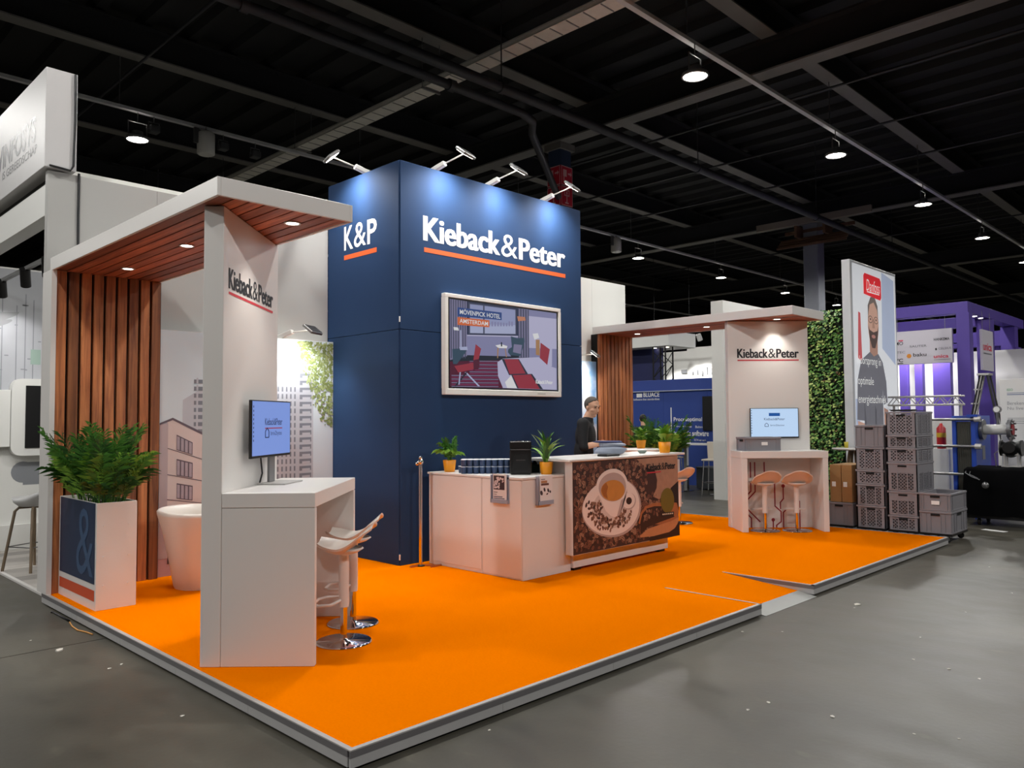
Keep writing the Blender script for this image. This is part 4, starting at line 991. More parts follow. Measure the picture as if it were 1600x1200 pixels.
# brochure holders
def holder(label, o, r, kind):
    o = Vector(o); r = Vector(r); n = r.cross(FZ)
    t = thing('brochure_holder', label, 'brochure holder', o)
    O = Vector((0, 0, 0)); w, h = .235, .285
    MB().obox(O+r*w/2+FZ*h/2+n*.003, r, FZ, w/2, h/2, .003).build('back_plate', mat('acrylic_grey', '#9da3b3', .2, var=0), t)
    MB().obox(O+r*w/2+FZ*.02+n*.02, r, FZ, w/2, .02, .016).obox(O+r*.006+FZ*.14+n*.02, r, FZ, .005, .14, .016).build('pocket', mat('acrylic_grey', '#9da3b3', .2, var=0), t)
    MB().obox(O+r*(w/2+.01)+FZ*(h/2+.01)+n*.026, r, FZ, w/2-.025, h/2-.005, .006).build('brochure', mat('paper_white', '#e4dfdf', .6, var=0), t)
    A = (O+n*.032, r, FZ); mb = MB(); rr = random.Random(4)
    if kind == 0:
        rect(mb, *A, .045, .2, .135, .275); mb.mi(1)
        for k in range(26): disc(mb, *A, rr.uniform(.06, .185), rr.uniform(.15, .26), rr.uniform(.008, .018), rr.uniform(.005, .014), 7, rr.random()*3, .0015+k*1e-5)
        mb.mi(0); rect(mb, *A, .045, .1, .105, .112); rect(mb, *A, .045, .09, .085, .091)
        mb.mi(2); rect(mb, *A, .045, .17, .062, .07); rect(mb, *A, .045, .2, .045, .053)
        mb.build('cover_print', [mat('cover_dark', '#3a2c34', .6), mat('cover_pale', '#d9cfd2', .6), NAVY_P], t)
    else:
        rect(mb, *A, .05, .11, .25, .256); mb.mi(1); rect(mb, *A, .05, .14, .215, .24); mb.mi(2); rect(mb, *A, .05, .165, .192, .213); mb.mi(0)
        for (x, y, a, b) in ((.055, .12, .018, .026), (.1, .15, .014, .022), (.155, .14, .014, .022), (.185, .125, .012, .014), (.14, .105, .016, .008)): disc(mb, *A, x, y, a, b, 10, .4)
        mb.build('cover_print', [mat('cover_dark', '#3a2c34', .6), mat('cover_sand', '#b07f58', .6), mat('cover_brown', '#5f3a34', .6)], t)
holder('brochure holder with a dark photo cover on the counter side', (3.391, 2.535, .838), (0, -1, 0), 0)
holder('brochure holder with small dark figures on the counter front', (3.585, 2.129, .82), (1, 0, 0), 1)
# things on the coffee bar
t = thing('bag_pile', 'pile of grey and navy folded bags under the hands of the man', 'bags', (5.06, 2.32, 1.26), -.5)
rr = random.Random(8)
def blob(mb, c, sx, sy, sz, seed, n=18, m=10, amp=.12):
    r = random.Random(seed); ph = [r.uniform(0, 6) for _ in range(6)]
    v0 = len(mb.v); mb.ellip(c, sx, sy, sz, n, m); c = Vector(c)
    for i in range(v0, len(mb.v)):
        p = Vector(mb.v[i])-c; k = 1+amp*(sin(p.x/sx*3+ph[0])*sin(p.y/sy*3+ph[1])+.6*sin(p.z/sz*4+ph[2]+p.x/sx*2))
        # squarish cushion
        q = Vector((p.x/sx, p.y/sy, p.z/sz)); e = (abs(q.x)**3+abs(q.y)**3+abs(q.z)**3)**(1/3) or 1; q = q/e
        mb.v[i] = tuple(c+Vector((q.x*sx*k, q.y*sy*k, q.z*sz*(1+amp*.5*sin(q.x*5+ph[3])))))
    return mb
blob(MB(), (0, 0, .05), .17, .12, .05, 1).build('grey_bag', mat('bag_grey', '#8f97a8', .7, var=.15), t)
blob(MB(), (.03, .02, .115), .16, .11, .03, 2).build('grey_bag', mat('bag_pale', '#a9aebd', .7, var=.15), t)
blob(MB(), (-.01, .03, .148), .17, .10, .014, 3).build('navy_bag', mat('bag_navy', '#2b315c', .7, var=.1), t)
solo('tray', 'small black tray lying on the coffee bar in front of the man', 'tray', MB().box(4.66, 4.9, 2.07, 2.2, 1.2605, 1.285, .004), BLACK, (4.78, 2.13, 1.26))
mb = MB().lathe([(.03, 0), (.05, .02), (.055, .035), (.05, .035), (.028, .008), (0, .006)], (5.56, 2.24, 1.2605), 18, caps=False)
solo('glass_bowl', 'small greenish glass bowl on the coffee bar left of the orange pot', 'bowl', mb, mat('greenish_glass', '#7f8f86', .1), (5.56, 2.24, 1.26))

# ================================================================ crates, dollies and boxes beside the platform
def lattice(mb, o, r, u, x0, x1, y0, y1, p=.044, w=.007):
    for sg in (1, -1):
        k0 = (y0-x1 if sg > 0 else y0+x0); k1 = (y1-x0 if sg > 0 else y1+x1); c = k0+p/2
        while c < k1:
            pts = []                                  # y = sg*x + c
            for x in (x0, x1):
                y = sg*x+c
                if y0 <= y <= y1: pts.append((x, y))
            for y in (y0, y1):
                x = (y-c)*sg
                if x0 < x < x1: pts.append((x, y))
            if len(pts) >= 2:
                a, b = pts[0], pts[1]; A_ = o+r*a[0]+u*a[1]; B_ = o+r*b[0]+u*b[1]
                if (B_-A_).length > .01: mb.bar(A_, B_, w*1.7, w, up=r.cross(u))
            c += p
def crate(label, loc, h, style, dx=.6, dy=.4, rz=0., group='grey stacking crates'):
    t = thing('stacking_crate', label, 'crate', loc, rz, group)
    key = (round(h, 3), style, dx, dy)
    if key in _CR:
        for nm, me, ms in _CR[key]:
            o = inst(nm, me, t)
            if nm == 'lattice': o['kind'] = 'stuff'
        return t
    L = []
    body = MB(); lat = MB(); slots = []; rim = MB(); th = .012
    body.box(.01, dx-.01, .01, dy-.01, 0, .012)
    rim.box(0, dx, 0, .02, h-.03, h-.004, .002).box(0, dx, dy-.02, dy, h-.03, h-.004, .002).box(0, .02, .02, dy-.02, h-.03, h-.004, .002).box(dx-.02, dx, .02, dy-.02, h-.03, h-.004, .002)
    X, Y, Z = Vector((1, 0, 0)), Vector((0, 1, 0)), Vector((0, 0, 1))
    sides = [(Vector((.008, dy-.008, 0)), -Y, dy-.016), (Vector((.008, .008, 0)), X, dx-.016), (Vector((dx-.008, .008, 0)), Y, dy-.016), (Vector((dx-.008, dy-.008, 0)), -X, dx-.016)]
    for si, (o, r, w) in enumerate(sides):
        n = r.cross(Z)
        def pan(a, b, z0, z1, d0=0., d1=th): body.obox(o+r*(a+b)/2+Z*(z0+z1)/2-n*(d0+d1)/2, r, Z, (b-a)/2, (z1-z0)/2, (d1-d0)/2)
        zt = h-.03
        if style in ('solid', 'plain'):
            pan(0, w, 0, zt, .006, .018)
            cuts = (0, .02, .2, .34, .66, .8, .98, 1) if style == 'solid' else (0, .02, .12, .88, .98, 1)
            for c in cuts[1:-1]: pan(w*c-.004, w*c+.004, 0, zt, -.004, .01)
            pan(0, w, 0, .02, -.002, .01)
        else:
            zb = .02; zl = zt-.008
            if style == 'band': zl = zt*.70; pan(w*.13, w*.87, zl, zt, .0, .012)
            pan(0, w*.13, 0, zt); pan(w*.87, w, 0, zt); pan(w*.13, w*.87, 0, zb); pan(w*.31, w*.345, 0, zl, -.004, .01); pan(w*.655, w*.69, 0, zl, -.004, .01); pan(w*.13, w*.87, zl-.012, zl)
            for a, b in ((.13, .31), (.345, .655), (.69, .87)): lattice(lat, o-n*.006, r, Z, w*a, w*b, zb, zl-.01)
        if si in (0, 2) or style == 'solid':
            slots.append(MB().obox(o+r*w/2+Z*(zt-.022 if style != 'band' else zt-.025)+n*.001, r, Z, w*.15 if si in (0, 2) else w*.12, .013, .004))
    for nm, b, mm in (('body', body, CRATE), ('rim', rim, CRATE)) + tuple(('handle_slot', q, MATTBLK) for q in slots) + ((('lattice', lat, CRATE), ('dark_core', MB().box(.05, dx-.05, .05, dy-.05, .02, h-.06, .01), mat('dark_hole_fill', '#232226', .8, var=.5, scale=14))) if lat.v else ()):  # dark block added inside so the lattice holes look shaded
        me = b.mesh(nm, mm); L.append((nm, me, mm)); o = inst(nm, me, t)
        if nm == 'lattice': o['kind'] = 'stuff'
    _CR[key] = L
    return t
_CR = {}
def dolly(label, loc, dx=.6, dy=.4):
    t = thing('crate_dolly', label, 'dolly', loc, 0, 'black crate dollies'); r = .0
    MB().box(0, dx, 0, .03, .092, .118).box(0, dx, dy-.03, dy, .092, .118).box(0, .03, .03, dy-.03, .092, .118).box(dx-.03, dx, .03, dy-.03, .092, .118).box(.03, dx-.03, dy/2-.02, dy/2+.02, .095, .115).build('frame', BLACK, t)
    for x in (.07, dx-.07):
        for y in (.06, dy-.06):
            c = MB().cyl((x-.013, y+.01, .041), (x+.013, y+.01, .041), .04, n=18).build('caster', mat('wheel_black', '#1d1d1f', .6), t)
            MB().cyl((x-.016, y+.01, .041), (x+.016, y+.01, .041), .018, n=10).box(x-.019, x-.015, y-.012, y+.02, .03, .092).box(x+.015, x+.019, y-.012, y+.02, .03, .092).build('fork', STEEL, c)
    return t
CXo = 9.3; D = .7
for (y, lab) in ((-.012, 'black dolly under the two low crates at the platform corner'), (.392, 'black dolly under the highest crate stack'), (.82, 'black dolly under the crate stack with a closed top crate'), (1.27, 'black dolly under the cardboard boxes')): dolly(lab, (CXo, y, 0), D)
Z0 = .12
def stack(y, L):
    z = Z0
    for h, style, lab in L: crate(lab, (CXo, y, z), h, style, D, .4); z += h
stack(-.012, ((.295, 'solid', 'closed grey crate with ribs, lower of the two at the platform corner'), (.24, 'plain', 'closed grey crate with a white label, upper of the two at the platform corner')))
stack(.392, ((.205, 'perf', 'low perforated grey crate at the bottom of the highest stack'), (.33, 'band', 'perforated grey crate with a solid top band, second from below in the highest stack'), (.395, 'band', 'taller perforated grey crate with a solid top band, middle of the highest stack'), (.2, 'perf', 'low perforated grey crate, third from the top of the highest stack'), (.175, 'perf', 'low perforated grey crate just under the topmost one of the highest stack'), (.32, 'perf', 'tall perforated grey crate, topmost of the highest stack')))
stack(.82, ((.31, 'perf', 'tall perforated grey crate, lowest in the stack left of the highest one'), (.30, 'perf', 'tall perforated grey crate, second from below, left of the highest stack'), (.2, 'perf', 'low perforated grey crate in the middle of the stack left of the highest'), (.32, 'perf', 'tall perforated grey crate right under the closed crate'), (.31, 'solid', 'closed grey crate on top of the stack left of the highest one')))
stack(1.27, ((.325, 'solid', 'closed grey crate under the two cardboard boxes'),))
lidm = MB().box(9.36, 9.9, .45, .74, 1.748, 1.76).box(9.4, 9.44, .42, .77, 1.76, 1.772)
solo('wire_rack', 'thin black rack lying on top of the highest crate stack', 'rack', lidm, BLACK, (9.6, .6, 1.748))
mb = MB(); 
lb = rect(MB(), (CXo-.0, .18+.05, .5), (0, -1, 0), FZ, 0, .1, 0, .05, .006)
solo('sticker', 'white sticker on the upper closed crate at the platform corner', 'label', lb, WHITE_P, (CXo, .18, .5))
for k, (y0, y1, lab) in enumerate(((1.28, 1.43, 'right one of the two upright brown cardboard boxes'), (1.435, 1.6, 'left one of the two upright brown cardboard boxes'))):
    t = thing('cardboard_box', lab, 'box', (CXo+.02, (y0+y1)/2, .447), 0, 'upright cardboard boxes')
    MB().box(0, .62, (y0-y1)/2+.002, (y1-y0)/2-.002, 0, .535, .003).build('carton', CARD, t)
    MB().box(-.001, .62, -.004, .004, .536, .537).build('tape', mat('box_tape', '#b79462', .4), t)
    MB().box(-.002, .0, -.005, .05, .22, .29).build('white_label', WHITE_P, t)
crate('grey crate with a small white label standing on the right bar', Vector((7.8, 2.18, PT+1.109))+(Vector((1, -1, 0))*.09+Vector((1, 1, 0))*.08)/sqrt(2), .195, 'plain', .52, .34, -pi/4+.12, 'grey crates on the bar')
solo('sticker', 'white sticker on the grey crate of the right bar', 'label', rect(MB(), Vector((7.8, 2.18, PT+1.109))+(Vector((1, -1, 0))*.31+Vector((1, 1, 0))*.098)/sqrt(2), Vector((cos(-pi/4+.12), sin(-pi/4+.12), 0)), FZ, 0, .09, .08, .125, .012), WHITE_P, (8.1, 1.95, 1.3))

# ---------------------------------------------------------------- floor litter and cable
rr = random.Random(2)
SCR_ = [(5.05, -.43), (4.91, -.455), (4.31, -1.18), (3.69, -1.33), (3.63, -1.57), (3.55, -1.77), (2.27, -1.36), (2.23, -1.0), (2.04, -.97), (2.33, -1.77), (2.42, -1.96), (3.53, -.13), (3.75, -.35), (8.36, -.47), (-.35, 3.25), (-.42, 3.71), (-.15, 2.57), (-.24, 2.53), (-.26, 1.3), (.81, -.11), (7.83, -.79), (10.94, -.07), (6.5, -1.3), (7.2, -1.6), (5.4, -1.2)]
me = []
for v in range(4):
    mb = MB(); p = [(rr.uniform(.6, 1)*cos(a)*.02, rr.uniform(.6, 1)*sin(a)*.013, rr.uniform(.001, .006)) for a in [2*pi*i/6 for i in range(6)]]
    mb.add(p+[(x, y, .0) for x, y, z in p], [tuple(range(6))]+[(i, (i+1) % 6, 6+(i+1) % 6, 6+i) for i in range(6)])
    me.append(mb.mesh('paper_scrap', mat('paper_scrap', '#d9d5cc', .8)))
for k, (x, y) in enumerate(SCR_):
    o = bpy.data.objects.new('paper_scrap', me[k % 4]); COL.objects.link(o); o.location = (x, y, .001); o.rotation_euler = (0, 0, rr.uniform(0, 6)); s = rr.uniform(.45, 1.0) if k not in (0, 21, 14) else 2.2
    o.scale = (s, s, s); o['label'] = 'tiny white scrap of paper on the grey hall floor'; o['category'] = 'litter'; o['group'] = 'paper scraps on the hall floor'
t = thing('loose_cable', 'thin tan and black cable end on the concrete by the left platform edge', 'cable', (-.1, 3.75, 0))
MB().tube([(0.062, 0.335, .006), (0.033, 0.168, .006), (0.024, 0.006, .006), (0.054, -0.110, .006), (0.066, -0.220, .006)], .006, 6).build('tan_cable', mat('tan_cable', '#c98f4a', .6), t)
MB().tube([(0.057, 0.831, .006), (0.070, 0.815, .006), (0.068, 0.633, .006), (0.068, 0.370, .006), (0.075, 0.449, .006)], .009, 6).build('black_cable', BLACK, t)
# ================================================================ NEIGHBOURING STANDS
# --- left neighbour: header sign, partition, screen, stools
ns = thing('header_sign', 'big white box sign with grey lettering high on the left neighbouring stand', 'sign', (.1, 7.4, 4.1))
MB().box(-.04, .235, 5.06, 9.6, 4.1, 5.06, .004).build('box', mat('sign_white', '#c6c4c4', .5, var=.02), rel=ns)
R_ = Vector((0, -1, 0))
mb = put_text(MB(), 'WINFOSYS', (-.04, 6.99, 4.42), R_, FZ, 1.62, .26, .02)
put_text(mb, 'IS GEREEDSCHAP', (-.04, 6.62, 4.30), R_, FZ, 1.30, .085)
mb.build('lettering', mat('sign_grey_print', '#4c4b50', .45, .1, var=.1), rel=ns)
MB().tube([(.21, 5.05, 5.05), (.215, 5.05, 4.6), (.205, 5.05, 4.15), (.18, 5.05, 4.1), (.0, 5.052, 4.115)], .011, 6).build('cable', BLACK, rel=ns)
fa = thing('fascia_beam', 'white fascia beam under the big box sign', 'beam', (.1, 7.4, 3.7))
MB().box(.04, .2, 5.19, 9.6, 3.69, 4.0, .003).build('board', WALLW, rel=fa)
MB().box(.1, .2, 5.19, 9.6, 4.0, 4.099).build('shadow_gap', mat('dark_gap', '#4a4a4c', .7), rel=fa)
nw = thing('partition_wall', 'white rear wall of the left neighbouring stand with faint technical drawing', 'wall', (1.5, 8.8, 0))
MB().box(-.2, 3.0, 8.72, 8.85, .02, 3.72).build('board', WALLW, rel=nw)
MB().box(-.2, 3.0, 8.66, 8.72, .02, .34).build('plinth', WALLW, rel=nw)
mb = MB(); A = ((0, 8.72, 0), FX, FZ); rr = random.Random(9)
rect(mb, *A, -.18, 2.9, 1.9, 3.7, .001); mb.mi(1)
for k in range(9): x = .2+k*.12+rr.random()*.05; rect(mb, *A, x, x+.012, 2.1, 3.2+rr.random()*.3, .002)
for k in range(16): x, z = rr.uniform(.25, 1.1), rr.uniform(2.35, 3.3); rect(mb, *A, x, x+rr.uniform(.03, .09), z, z+.015, .0025)
mb.mi(2); poly(mb, *A, [(.35, 2.95), (.62, 3.1), (.64, 3.14), (.4, 3.12), (.3, 3.02)], .003); disc(mb, *A, .45, 2.98, .12, .03, 16, .4, .003)
mb.mi(3); rect(mb, *A, .78, .9, 2.45, 2.65, .003); mb.mi(2); disc(mb, *A, .97, 2.56, .05, .1, 14, 0, .003)
mb.mi(1); disc(mb, *A, .72, 1.02, .14, .14, 20, 0, .002); rect(mb, *A, .72, 1.1, .85, 1.15, .0014)
mb.build('drawing_print', [mat('drawing_grey', '#a9abb0', .6, var=.05), mat('drawing_line', '#85888d', .6), mat('drawing_dark', '#8e9092', .6), mat('drawing_green', '#8fa59a', .6)], rel=nw)
sc = thing('wall_display', 'black upright screen in a white rounded frame on the neighbour wall', 'screen', (.8, 8.6, 1.7))
mb = MB(); pts = []
for cx, cz, a0 in ((1.2, 2.13, 0), (.66, 2.13, 90), (.66, 1.36, 180), (1.2, 1.36, 270)):
    pts += [(cx+.12*cos(radians(a0+q*15)), 8.58, cz+.12*sin(radians(a0+q*15))) for q in range(7)]
mb.prism(pts, (0, .13, 0)); mb.build('frame', WALLW, rel=sc)
MB().box(.70, 1.17, 8.565, 8.585, 1.34, 2.16, .003).build('panel', BLACK, rel=sc)
MB().box(-.1, .535, 8.6, 8.7, 1.36, 2.1, .003).build('side_board', WALLW, rel=sc)
nf = thing('stand_floor', 'pale wood look floor of the left neighbouring stand with a white edge', 'floor', (1.5, 7.0, 0))
k = 0
for i in range(13):
    y0 = 5.2+i*.27
    MB().box(.13, 3.0, y0+.001, y0+.268, .002, .02).build('floor_plank', [wood_mat('pale_plank', '#a9a39d', '#c9c4be', 'X')], rel=nf)
MB().box(.09, .128, 5.2, 8.72, .001, .026, .002).build('edge_trim', WHITE, rel=nf)
cw = board_wall('side_wall', 'white side wall closing the left neighbouring stand', 2.95, 3.05, 5.2, 8.7, .02, 3.7, WALLW)
WLEG = wood_mat('stool_leg_wood', '#6b5a48', '#9a856c', 'Z')
def wood_stool(label, x, y, z, h, rz):
    t = thing('shell_stool', label, 'stool', (x, y, z), rz, 'white shell stools of the left neighbour')
    for sx, sy in ((-1, -1), (1, -1), (1, 1), (-1, 1)):
        MB().tube([(sx*.21, sy*.2, 0), (sx*.13, sy*.125, h-.1), (sx*.10, sy*.1, h-.06), (0, 0, h-.055)], .016, 8).build('leg', WLEG, t)
    MB().tube([(-.175, -.17, .27), (.175, -.17, .27), (.175, .17, .27), (-.175, .17, .27), (-.175, -.17, .27)], .006, 6).build('footrest', STEEL, t)
    mb = MB(); n = 28; prof = [(.03, -.055), (.15, -.045), (.205, .0), (.225, .055), (.215, .05), (.19, .0), (.12, -.03), (0, -.035)]; vs = []
    for r, zz in prof:
        for i in range(n):
            a = 2*pi*i/n; bk = max(0, -sin(a)); vs.append((r*cos(a), r*sin(a)*.92, h+zz+(bk**2*.09 if r > .18 else 0)))
    mb.add(vs, [(j*n+i, j*n+(i+1) % n, (j+1)*n+(i+1) % n, (j+1)*n+i) for j in range(len(prof)-1) for i in range(n)], True)
    mb.build('seat', mat('shell_white', '#cfcfcf', .4), t)
wood_stool('white shell stool on wooden legs at the far left of the photo', .40, 6.93, .02, .76, .5)
wood_stool('second white shell stool, mostly hidden behind the left wood wall', 1.02, 7.75, .02, .80, 2.2)
tk = thing('track_lights', 'ceiling track with two black spot cans on the left neighbouring stand', 'track light', (.3, 7.0, 3.4))
MB().box(.28, .32, 5.3, 9.0, 3.42, 3.46).build('track', mat('track_grey', '#8a8a8a', .5), rel=tk)
for (y, lab) in ((7.05, 0), (6.2, 1), (8.1, 2)):
    d = Vector((.25, .7, -1)).normalized(); p = Vector((.3, y, 3.34))
    MB().cyl(p-d*.11, p+d*.11, .055, n=18).box(.29, .31, y-.01, y+.01, 3.36, 3.43).build('spot_can', BLACK, rel=tk)
    q = p+d*.112; a = d.orthogonal().normalized(); b = d.cross(a)
    MB().add([q+(a*cos(2*pi*i/14)+b*sin(2*pi*i/14))*.045-tk.location for i in range(14)], [tuple(range(14))]).build('lens', GLOWS, tk)
    l = bpy.data.objects.new('lamp_light', lamp_data('SPOT', 'track_light', 28, (1, .98, .96), .05, 95, .6)); COL.objects.link(l); l.parent = tk; l.location = p+d*.13-tk.location; aim(l, d)
# white wall strip, its lighting put into a whiter colour, glimpsed above the stand's own back wall
board_wall('lit_wall', 'bright strip of a lit white wall rising behind the left canopy', .24, 2.9, 5.34, 5.42, 3.2, 4.19, mat('lit_white', '#efeee6', .6))

# --- wall corner, living wall and tall banner of the stand to the right
board_wall('partition_wall', 'white pillar like wall end seen left of the right pylon', 12.3, 16.2, 4.98, 5.26, 0, 4.08, WALLW, (13.3, 14.3, 15.3))
gw = thing('living_wall', 'dense green living wall of leaves left of the tall banner', 'plant wall', (12.45, 3.75, 0))
MB().box(12.42, 12.56, 2.58, 4.5, 0, 3.6).build('backing', mat('moss_dark', '#182414', .95, var=.4, scale=30, bump=.6), rel=gw)
rr = random.Random(5); GL = [mat('ivy_dark', '#3a6432', .5, var=.3, scale=15), mat('ivy_mid', '#6d9c4a', .5, var=.3, scale=15), mat('ivy_light', '#c4d680', .5, var=.3, scale=15), mat('ivy_red', '#6b4a35', .5, var=.3, scale=15)]
mb = MB()
for k in range(8000):
    y = rr.uniform(2.6, 4.5); z = rr.uniform(.02, 3.66); x = 12.42-rr.uniform(0, .13)-.05*sin(y*7)*sin(z*6)
    s = rr.uniform(.03, .075); a = rr.uniform(-1.2, 1.2)
    q = sin(y*4.1+2*sin(z*2.3))*sin(z*3.7+y)
    mb.mi(2 if rr.random() < .16+.3*max(0, q) else 3 if rr.random() < .05 else 1 if rr.random() < .45 else 0)
    d = Vector((-.45-rr.random()*.5, sin(a), -.3-cos(a)*.6*rr.random())).normalized(); sd = d.cross(Vector((-1, 0, .4))).normalized()*s*.42
    p = Vector((x, y, z)); up = Vector((-.3, 0, 1)).normalized()
    mb.add([p, p+d*s*.5+sd+up*s*.1, p+d*s, p+d*s*.5-sd+up*s*.1], [(0, 1, 2), (0, 2, 3)])
mb.build('leaves', GL, rel=gw, kind='stuff')
mb = MB()
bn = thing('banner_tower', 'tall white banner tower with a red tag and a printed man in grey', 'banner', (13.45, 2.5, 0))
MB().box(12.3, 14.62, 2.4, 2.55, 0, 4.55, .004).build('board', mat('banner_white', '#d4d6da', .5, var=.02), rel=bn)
o = Vector((12.3, 2.4, 0)); W = 2.32; A = (o, FX, FZ); n_ = [0]
BM = [mat('banner_bg', '#dcdfe4', .5, var=.1, scale=.8), mat('banner_blur_blue', '#a9b4cc', .5, var=.15, scale=1), mat('banner_blur_red', '#c0565a', .5, var=.1), mat('banner_skin', '#c29a88', .5, var=.04), mat('banner_skin_shade', '#a67f6f', .5), mat('banner_beard', '#4e3f3a', .5), mat('banner_hair', '#6e625c', .5), mat('banner_shirt', '#6c6c74', .5, var=.08, scale=3), mat('banner_shirt_shade', '#55555d', .5), mat('banner_red', '#d8202c', .5), mat('banner_white_print', '#f4f4f2', .5, var=0), mat('banner_lips', '#b07a72', .5), mat('banner_black', '#1c1c20', .5, var=0)]
for m_ in BM:                                          # glow added to brighten the print, no backlight known
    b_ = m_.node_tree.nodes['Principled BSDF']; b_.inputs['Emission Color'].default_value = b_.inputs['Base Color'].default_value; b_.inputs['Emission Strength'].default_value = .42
def P(L, mi): n_[0] += 1; return poly(mb.mi(mi), *A, L, .001+n_[0]*.00025)
def D_(cx, cy, rx, ry, mi, n=20): n_[0] += 1; return disc(mb.mi(mi), *A, cx, cy, rx, ry, n, 0, .001+n_[0]*.00025)
P([(.1, .05), (W-.05, .05), (W-.05, 4.5), (.1, 4.5)], 0)
P([(1.5, 3.0), (2.2, 2.7), (2.2, 4.4), (1.55, 4.5)], 1); P([(.12, 1.0), (.3, 1.0), (.32, 2.0), (.12, 2.0)], 1)
P([(.28, 2.75), (.48, 2.7), (.44, 3.6), (.34, 3.62)], 2)
# printed man
P([(.86, 2.75), (1.25, 2.72), (1.27, 3.15), (.86, 3.15)], 4)
P([(.20, 1.6), (.52, 1.55), (.46, .2), (.26, .2)], 3); P([(1.50, 1.85), (1.72, 1.8), (1.74, .4), (1.55, .4)], 4)
P([(.17, 1.62), (.23, 2.35), (.42, 2.72), (.86, 2.90), (1.05, 2.82), (1.28, 2.88), (1.50, 2.72), (1.66, 2.35), (1.70, 1.95), (1.5, 1.9), (1.46, 2.2), (1.48, 1.2), (1.5, .5), (.5, .5), (.52, 1.6)], 7)
P([(.5, .5), (.62, .5), (.60, 1.6), (.52, 2.1)], 8); P([(1.0, .5), (1.08, .5), (1.12, 1.8), (1.04, 1.9)], 8)
D_(1.06, 3.45, .27, .46, 3, 28); P([(.8, 3.42), (.86, 3.15), (.98, 2.98), (1.13, 2.98), (1.26, 3.15), (1.32, 3.42), (1.25, 3.32), (1.06, 3.28), (.87, 3.32)], 5)
D_(1.06, 3.20, .10, .035, 11, 14)
P([(.80, 3.52), (.80, 3.78), (.95, 3.95), (1.15, 3.97), (1.30, 3.8), (1.32, 3.52), (1.27, 3.72), (1.1, 3.86), (.9, 3.80), (.84, 3.66)], 6)
for x in (.92, 1.2):
    D_(x, 3.52, .108, .07, 12); D_(x, 3.52, .094, .058, 3); D_(x, 3.525, .028, .02, 12, 10)
P([(1.03, 3.53), (1.09, 3.53), (1.13, 3.36), (1.0, 3.36)], 4)
# red tag (leaning) with script lettering
P([(.62, 3.98), (1.44, 3.93), (1.50, 3.98), (1.50, 4.30), (1.44, 4.36), (.68, 4.38), (.62, 4.33)], 9)
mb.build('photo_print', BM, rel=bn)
mb = MB(); u_ = Vector((.12, 0, 1))
put_text(mb, 'Danfoss', o+Vector((.72, 0, 4.05)), FX, u_, .66, .22, -.006, lift=.022); rect(mb, o+Vector((.74, 0, 4.02)), FX, FZ, 0, .62, 0, .02, .022)
for k, (s, w, z) in enumerate((('Voorsprong in', 1.15, 2.60), ('optimale', .76, 2.22), ('energietechniek', 1.38, 1.88))): put_text(mb, s, o+Vector((.20, 0, z)), FX, FZ, w, .2, -.008, lift=.022)
mb.build('lettering', BM[10], rel=bn)
t = thing('high_table', 'round white high table with wooden legs before the living wall', 'table', (11.3, 2.02, 0))
MB().lathe([(0, 1.12), (.32, 1.12), (.34, 1.135), (.34, 1.15), (0, 1.152)], n=36).build('table_top', WHITE, t)
for k in range(4):
    a = pi/4+k*pi/2; MB().bar((.28*cos(a), .28*sin(a), 0), (.06*cos(a), .06*sin(a), 1.12), .045, .035).build('leg', wood_mat('stool_leg_wood', '', '', 'Z'), t)
t = thing('drink_glass', 'small yellow drink on the round table before the living wall', 'glass', (11.3, 2.14, 1.152))
MB().lathe([(0, 0), (.03, 0), (.034, .1), (.03, .1), (.028, .01), (0, .01)], n=16).build('glass', mat('yellow_drink', '#c9b93a', .2), t)
MB().lathe([(0, .012), (.027, .012), (.029, .07), (0, .07)], n=14).build('liquid', mat('yellow_liquid', '#d2b93c', .2), t)

# --- blue stand behind
BLUE = mat('blue_stand_panel', '#24408c', .55, var=.05); R_ = Vector((0, -1, 0))
bs = thing('blue_wall', 'royal blue wall of the stand behind, with white lettering about software', 'wall', (15.1, 8.0, 0))
for y0, y1 in ((5.7, 6.98), (6.98, 8.26), (8.26, 9.6)): MB().box(15.0, 15.12, y0+.002, y1-.002, 0, 2.36).build('wall_panel', BLUE, rel=bs)
MB().box(14.96, 15.14, 5.7, 9.6, 2.375, 2.655, .003).build('header_panel', mat('blue_header', '#2b4390', .5, var=.03), rel=bs)
MB().box(14.94, 15.1, 5.7, 9.6, 2.358, 2.374).build('light_strip', mat('pale_strip', '#c6ccdc', .4), rel=bs)
mb = MB(); X0 = 15.0
T = lambda s, y, z, w, h, b=0.: put_text(mb, s, (X0, y, z), R_, FZ, w, h, b, lift=.003)
rect(mb, (X0, 9.1, 2.22), R_, FZ, 0, .18, 0, .1, .003); T('BLUACE', 8.88, 2.225, .5, .12, .02); T('Software that standardises', 9.2, 2.14, .82, .055, .01)
rect(mb, (X0, 8.05, 1.36), R_, FZ, 0, .03, 0, .58, .003)
T('Procesoptimalisatie', 7.96, 1.56, 1.12, .13, .008); T('Voortgang', 7.96, 1.43, .52, .055); T('Buiten', 7.33, 1.42, .2, .06)
T('Installatie software', 7.96, 1.22, 1.0, .14, .02); T('uitbouwen', 7.85, 1.10, .24, .05); T('SCW-net werk', 7.37, 1.10, .33, .05)
rect(mb, (X0, 7.5, .98), R_, FZ, 0, .02, 0, .2, .003)
mb.build('lettering', WHITE_P, rel=bs)
t = thing('wall_screen', 'black upright screen on the blue wall beside the white pillar', 'screen', (14.95, 6.85, 1.78))
MB().box(14.95, 14.999, 6.45, 7.1, 1.36, 2.2, .004).build('casing', BLACK, rel=t); MB().box(14.946, 14.951, 6.47, 7.08, 1.38, 2.18).build('display', MATTBLK, rel=t)
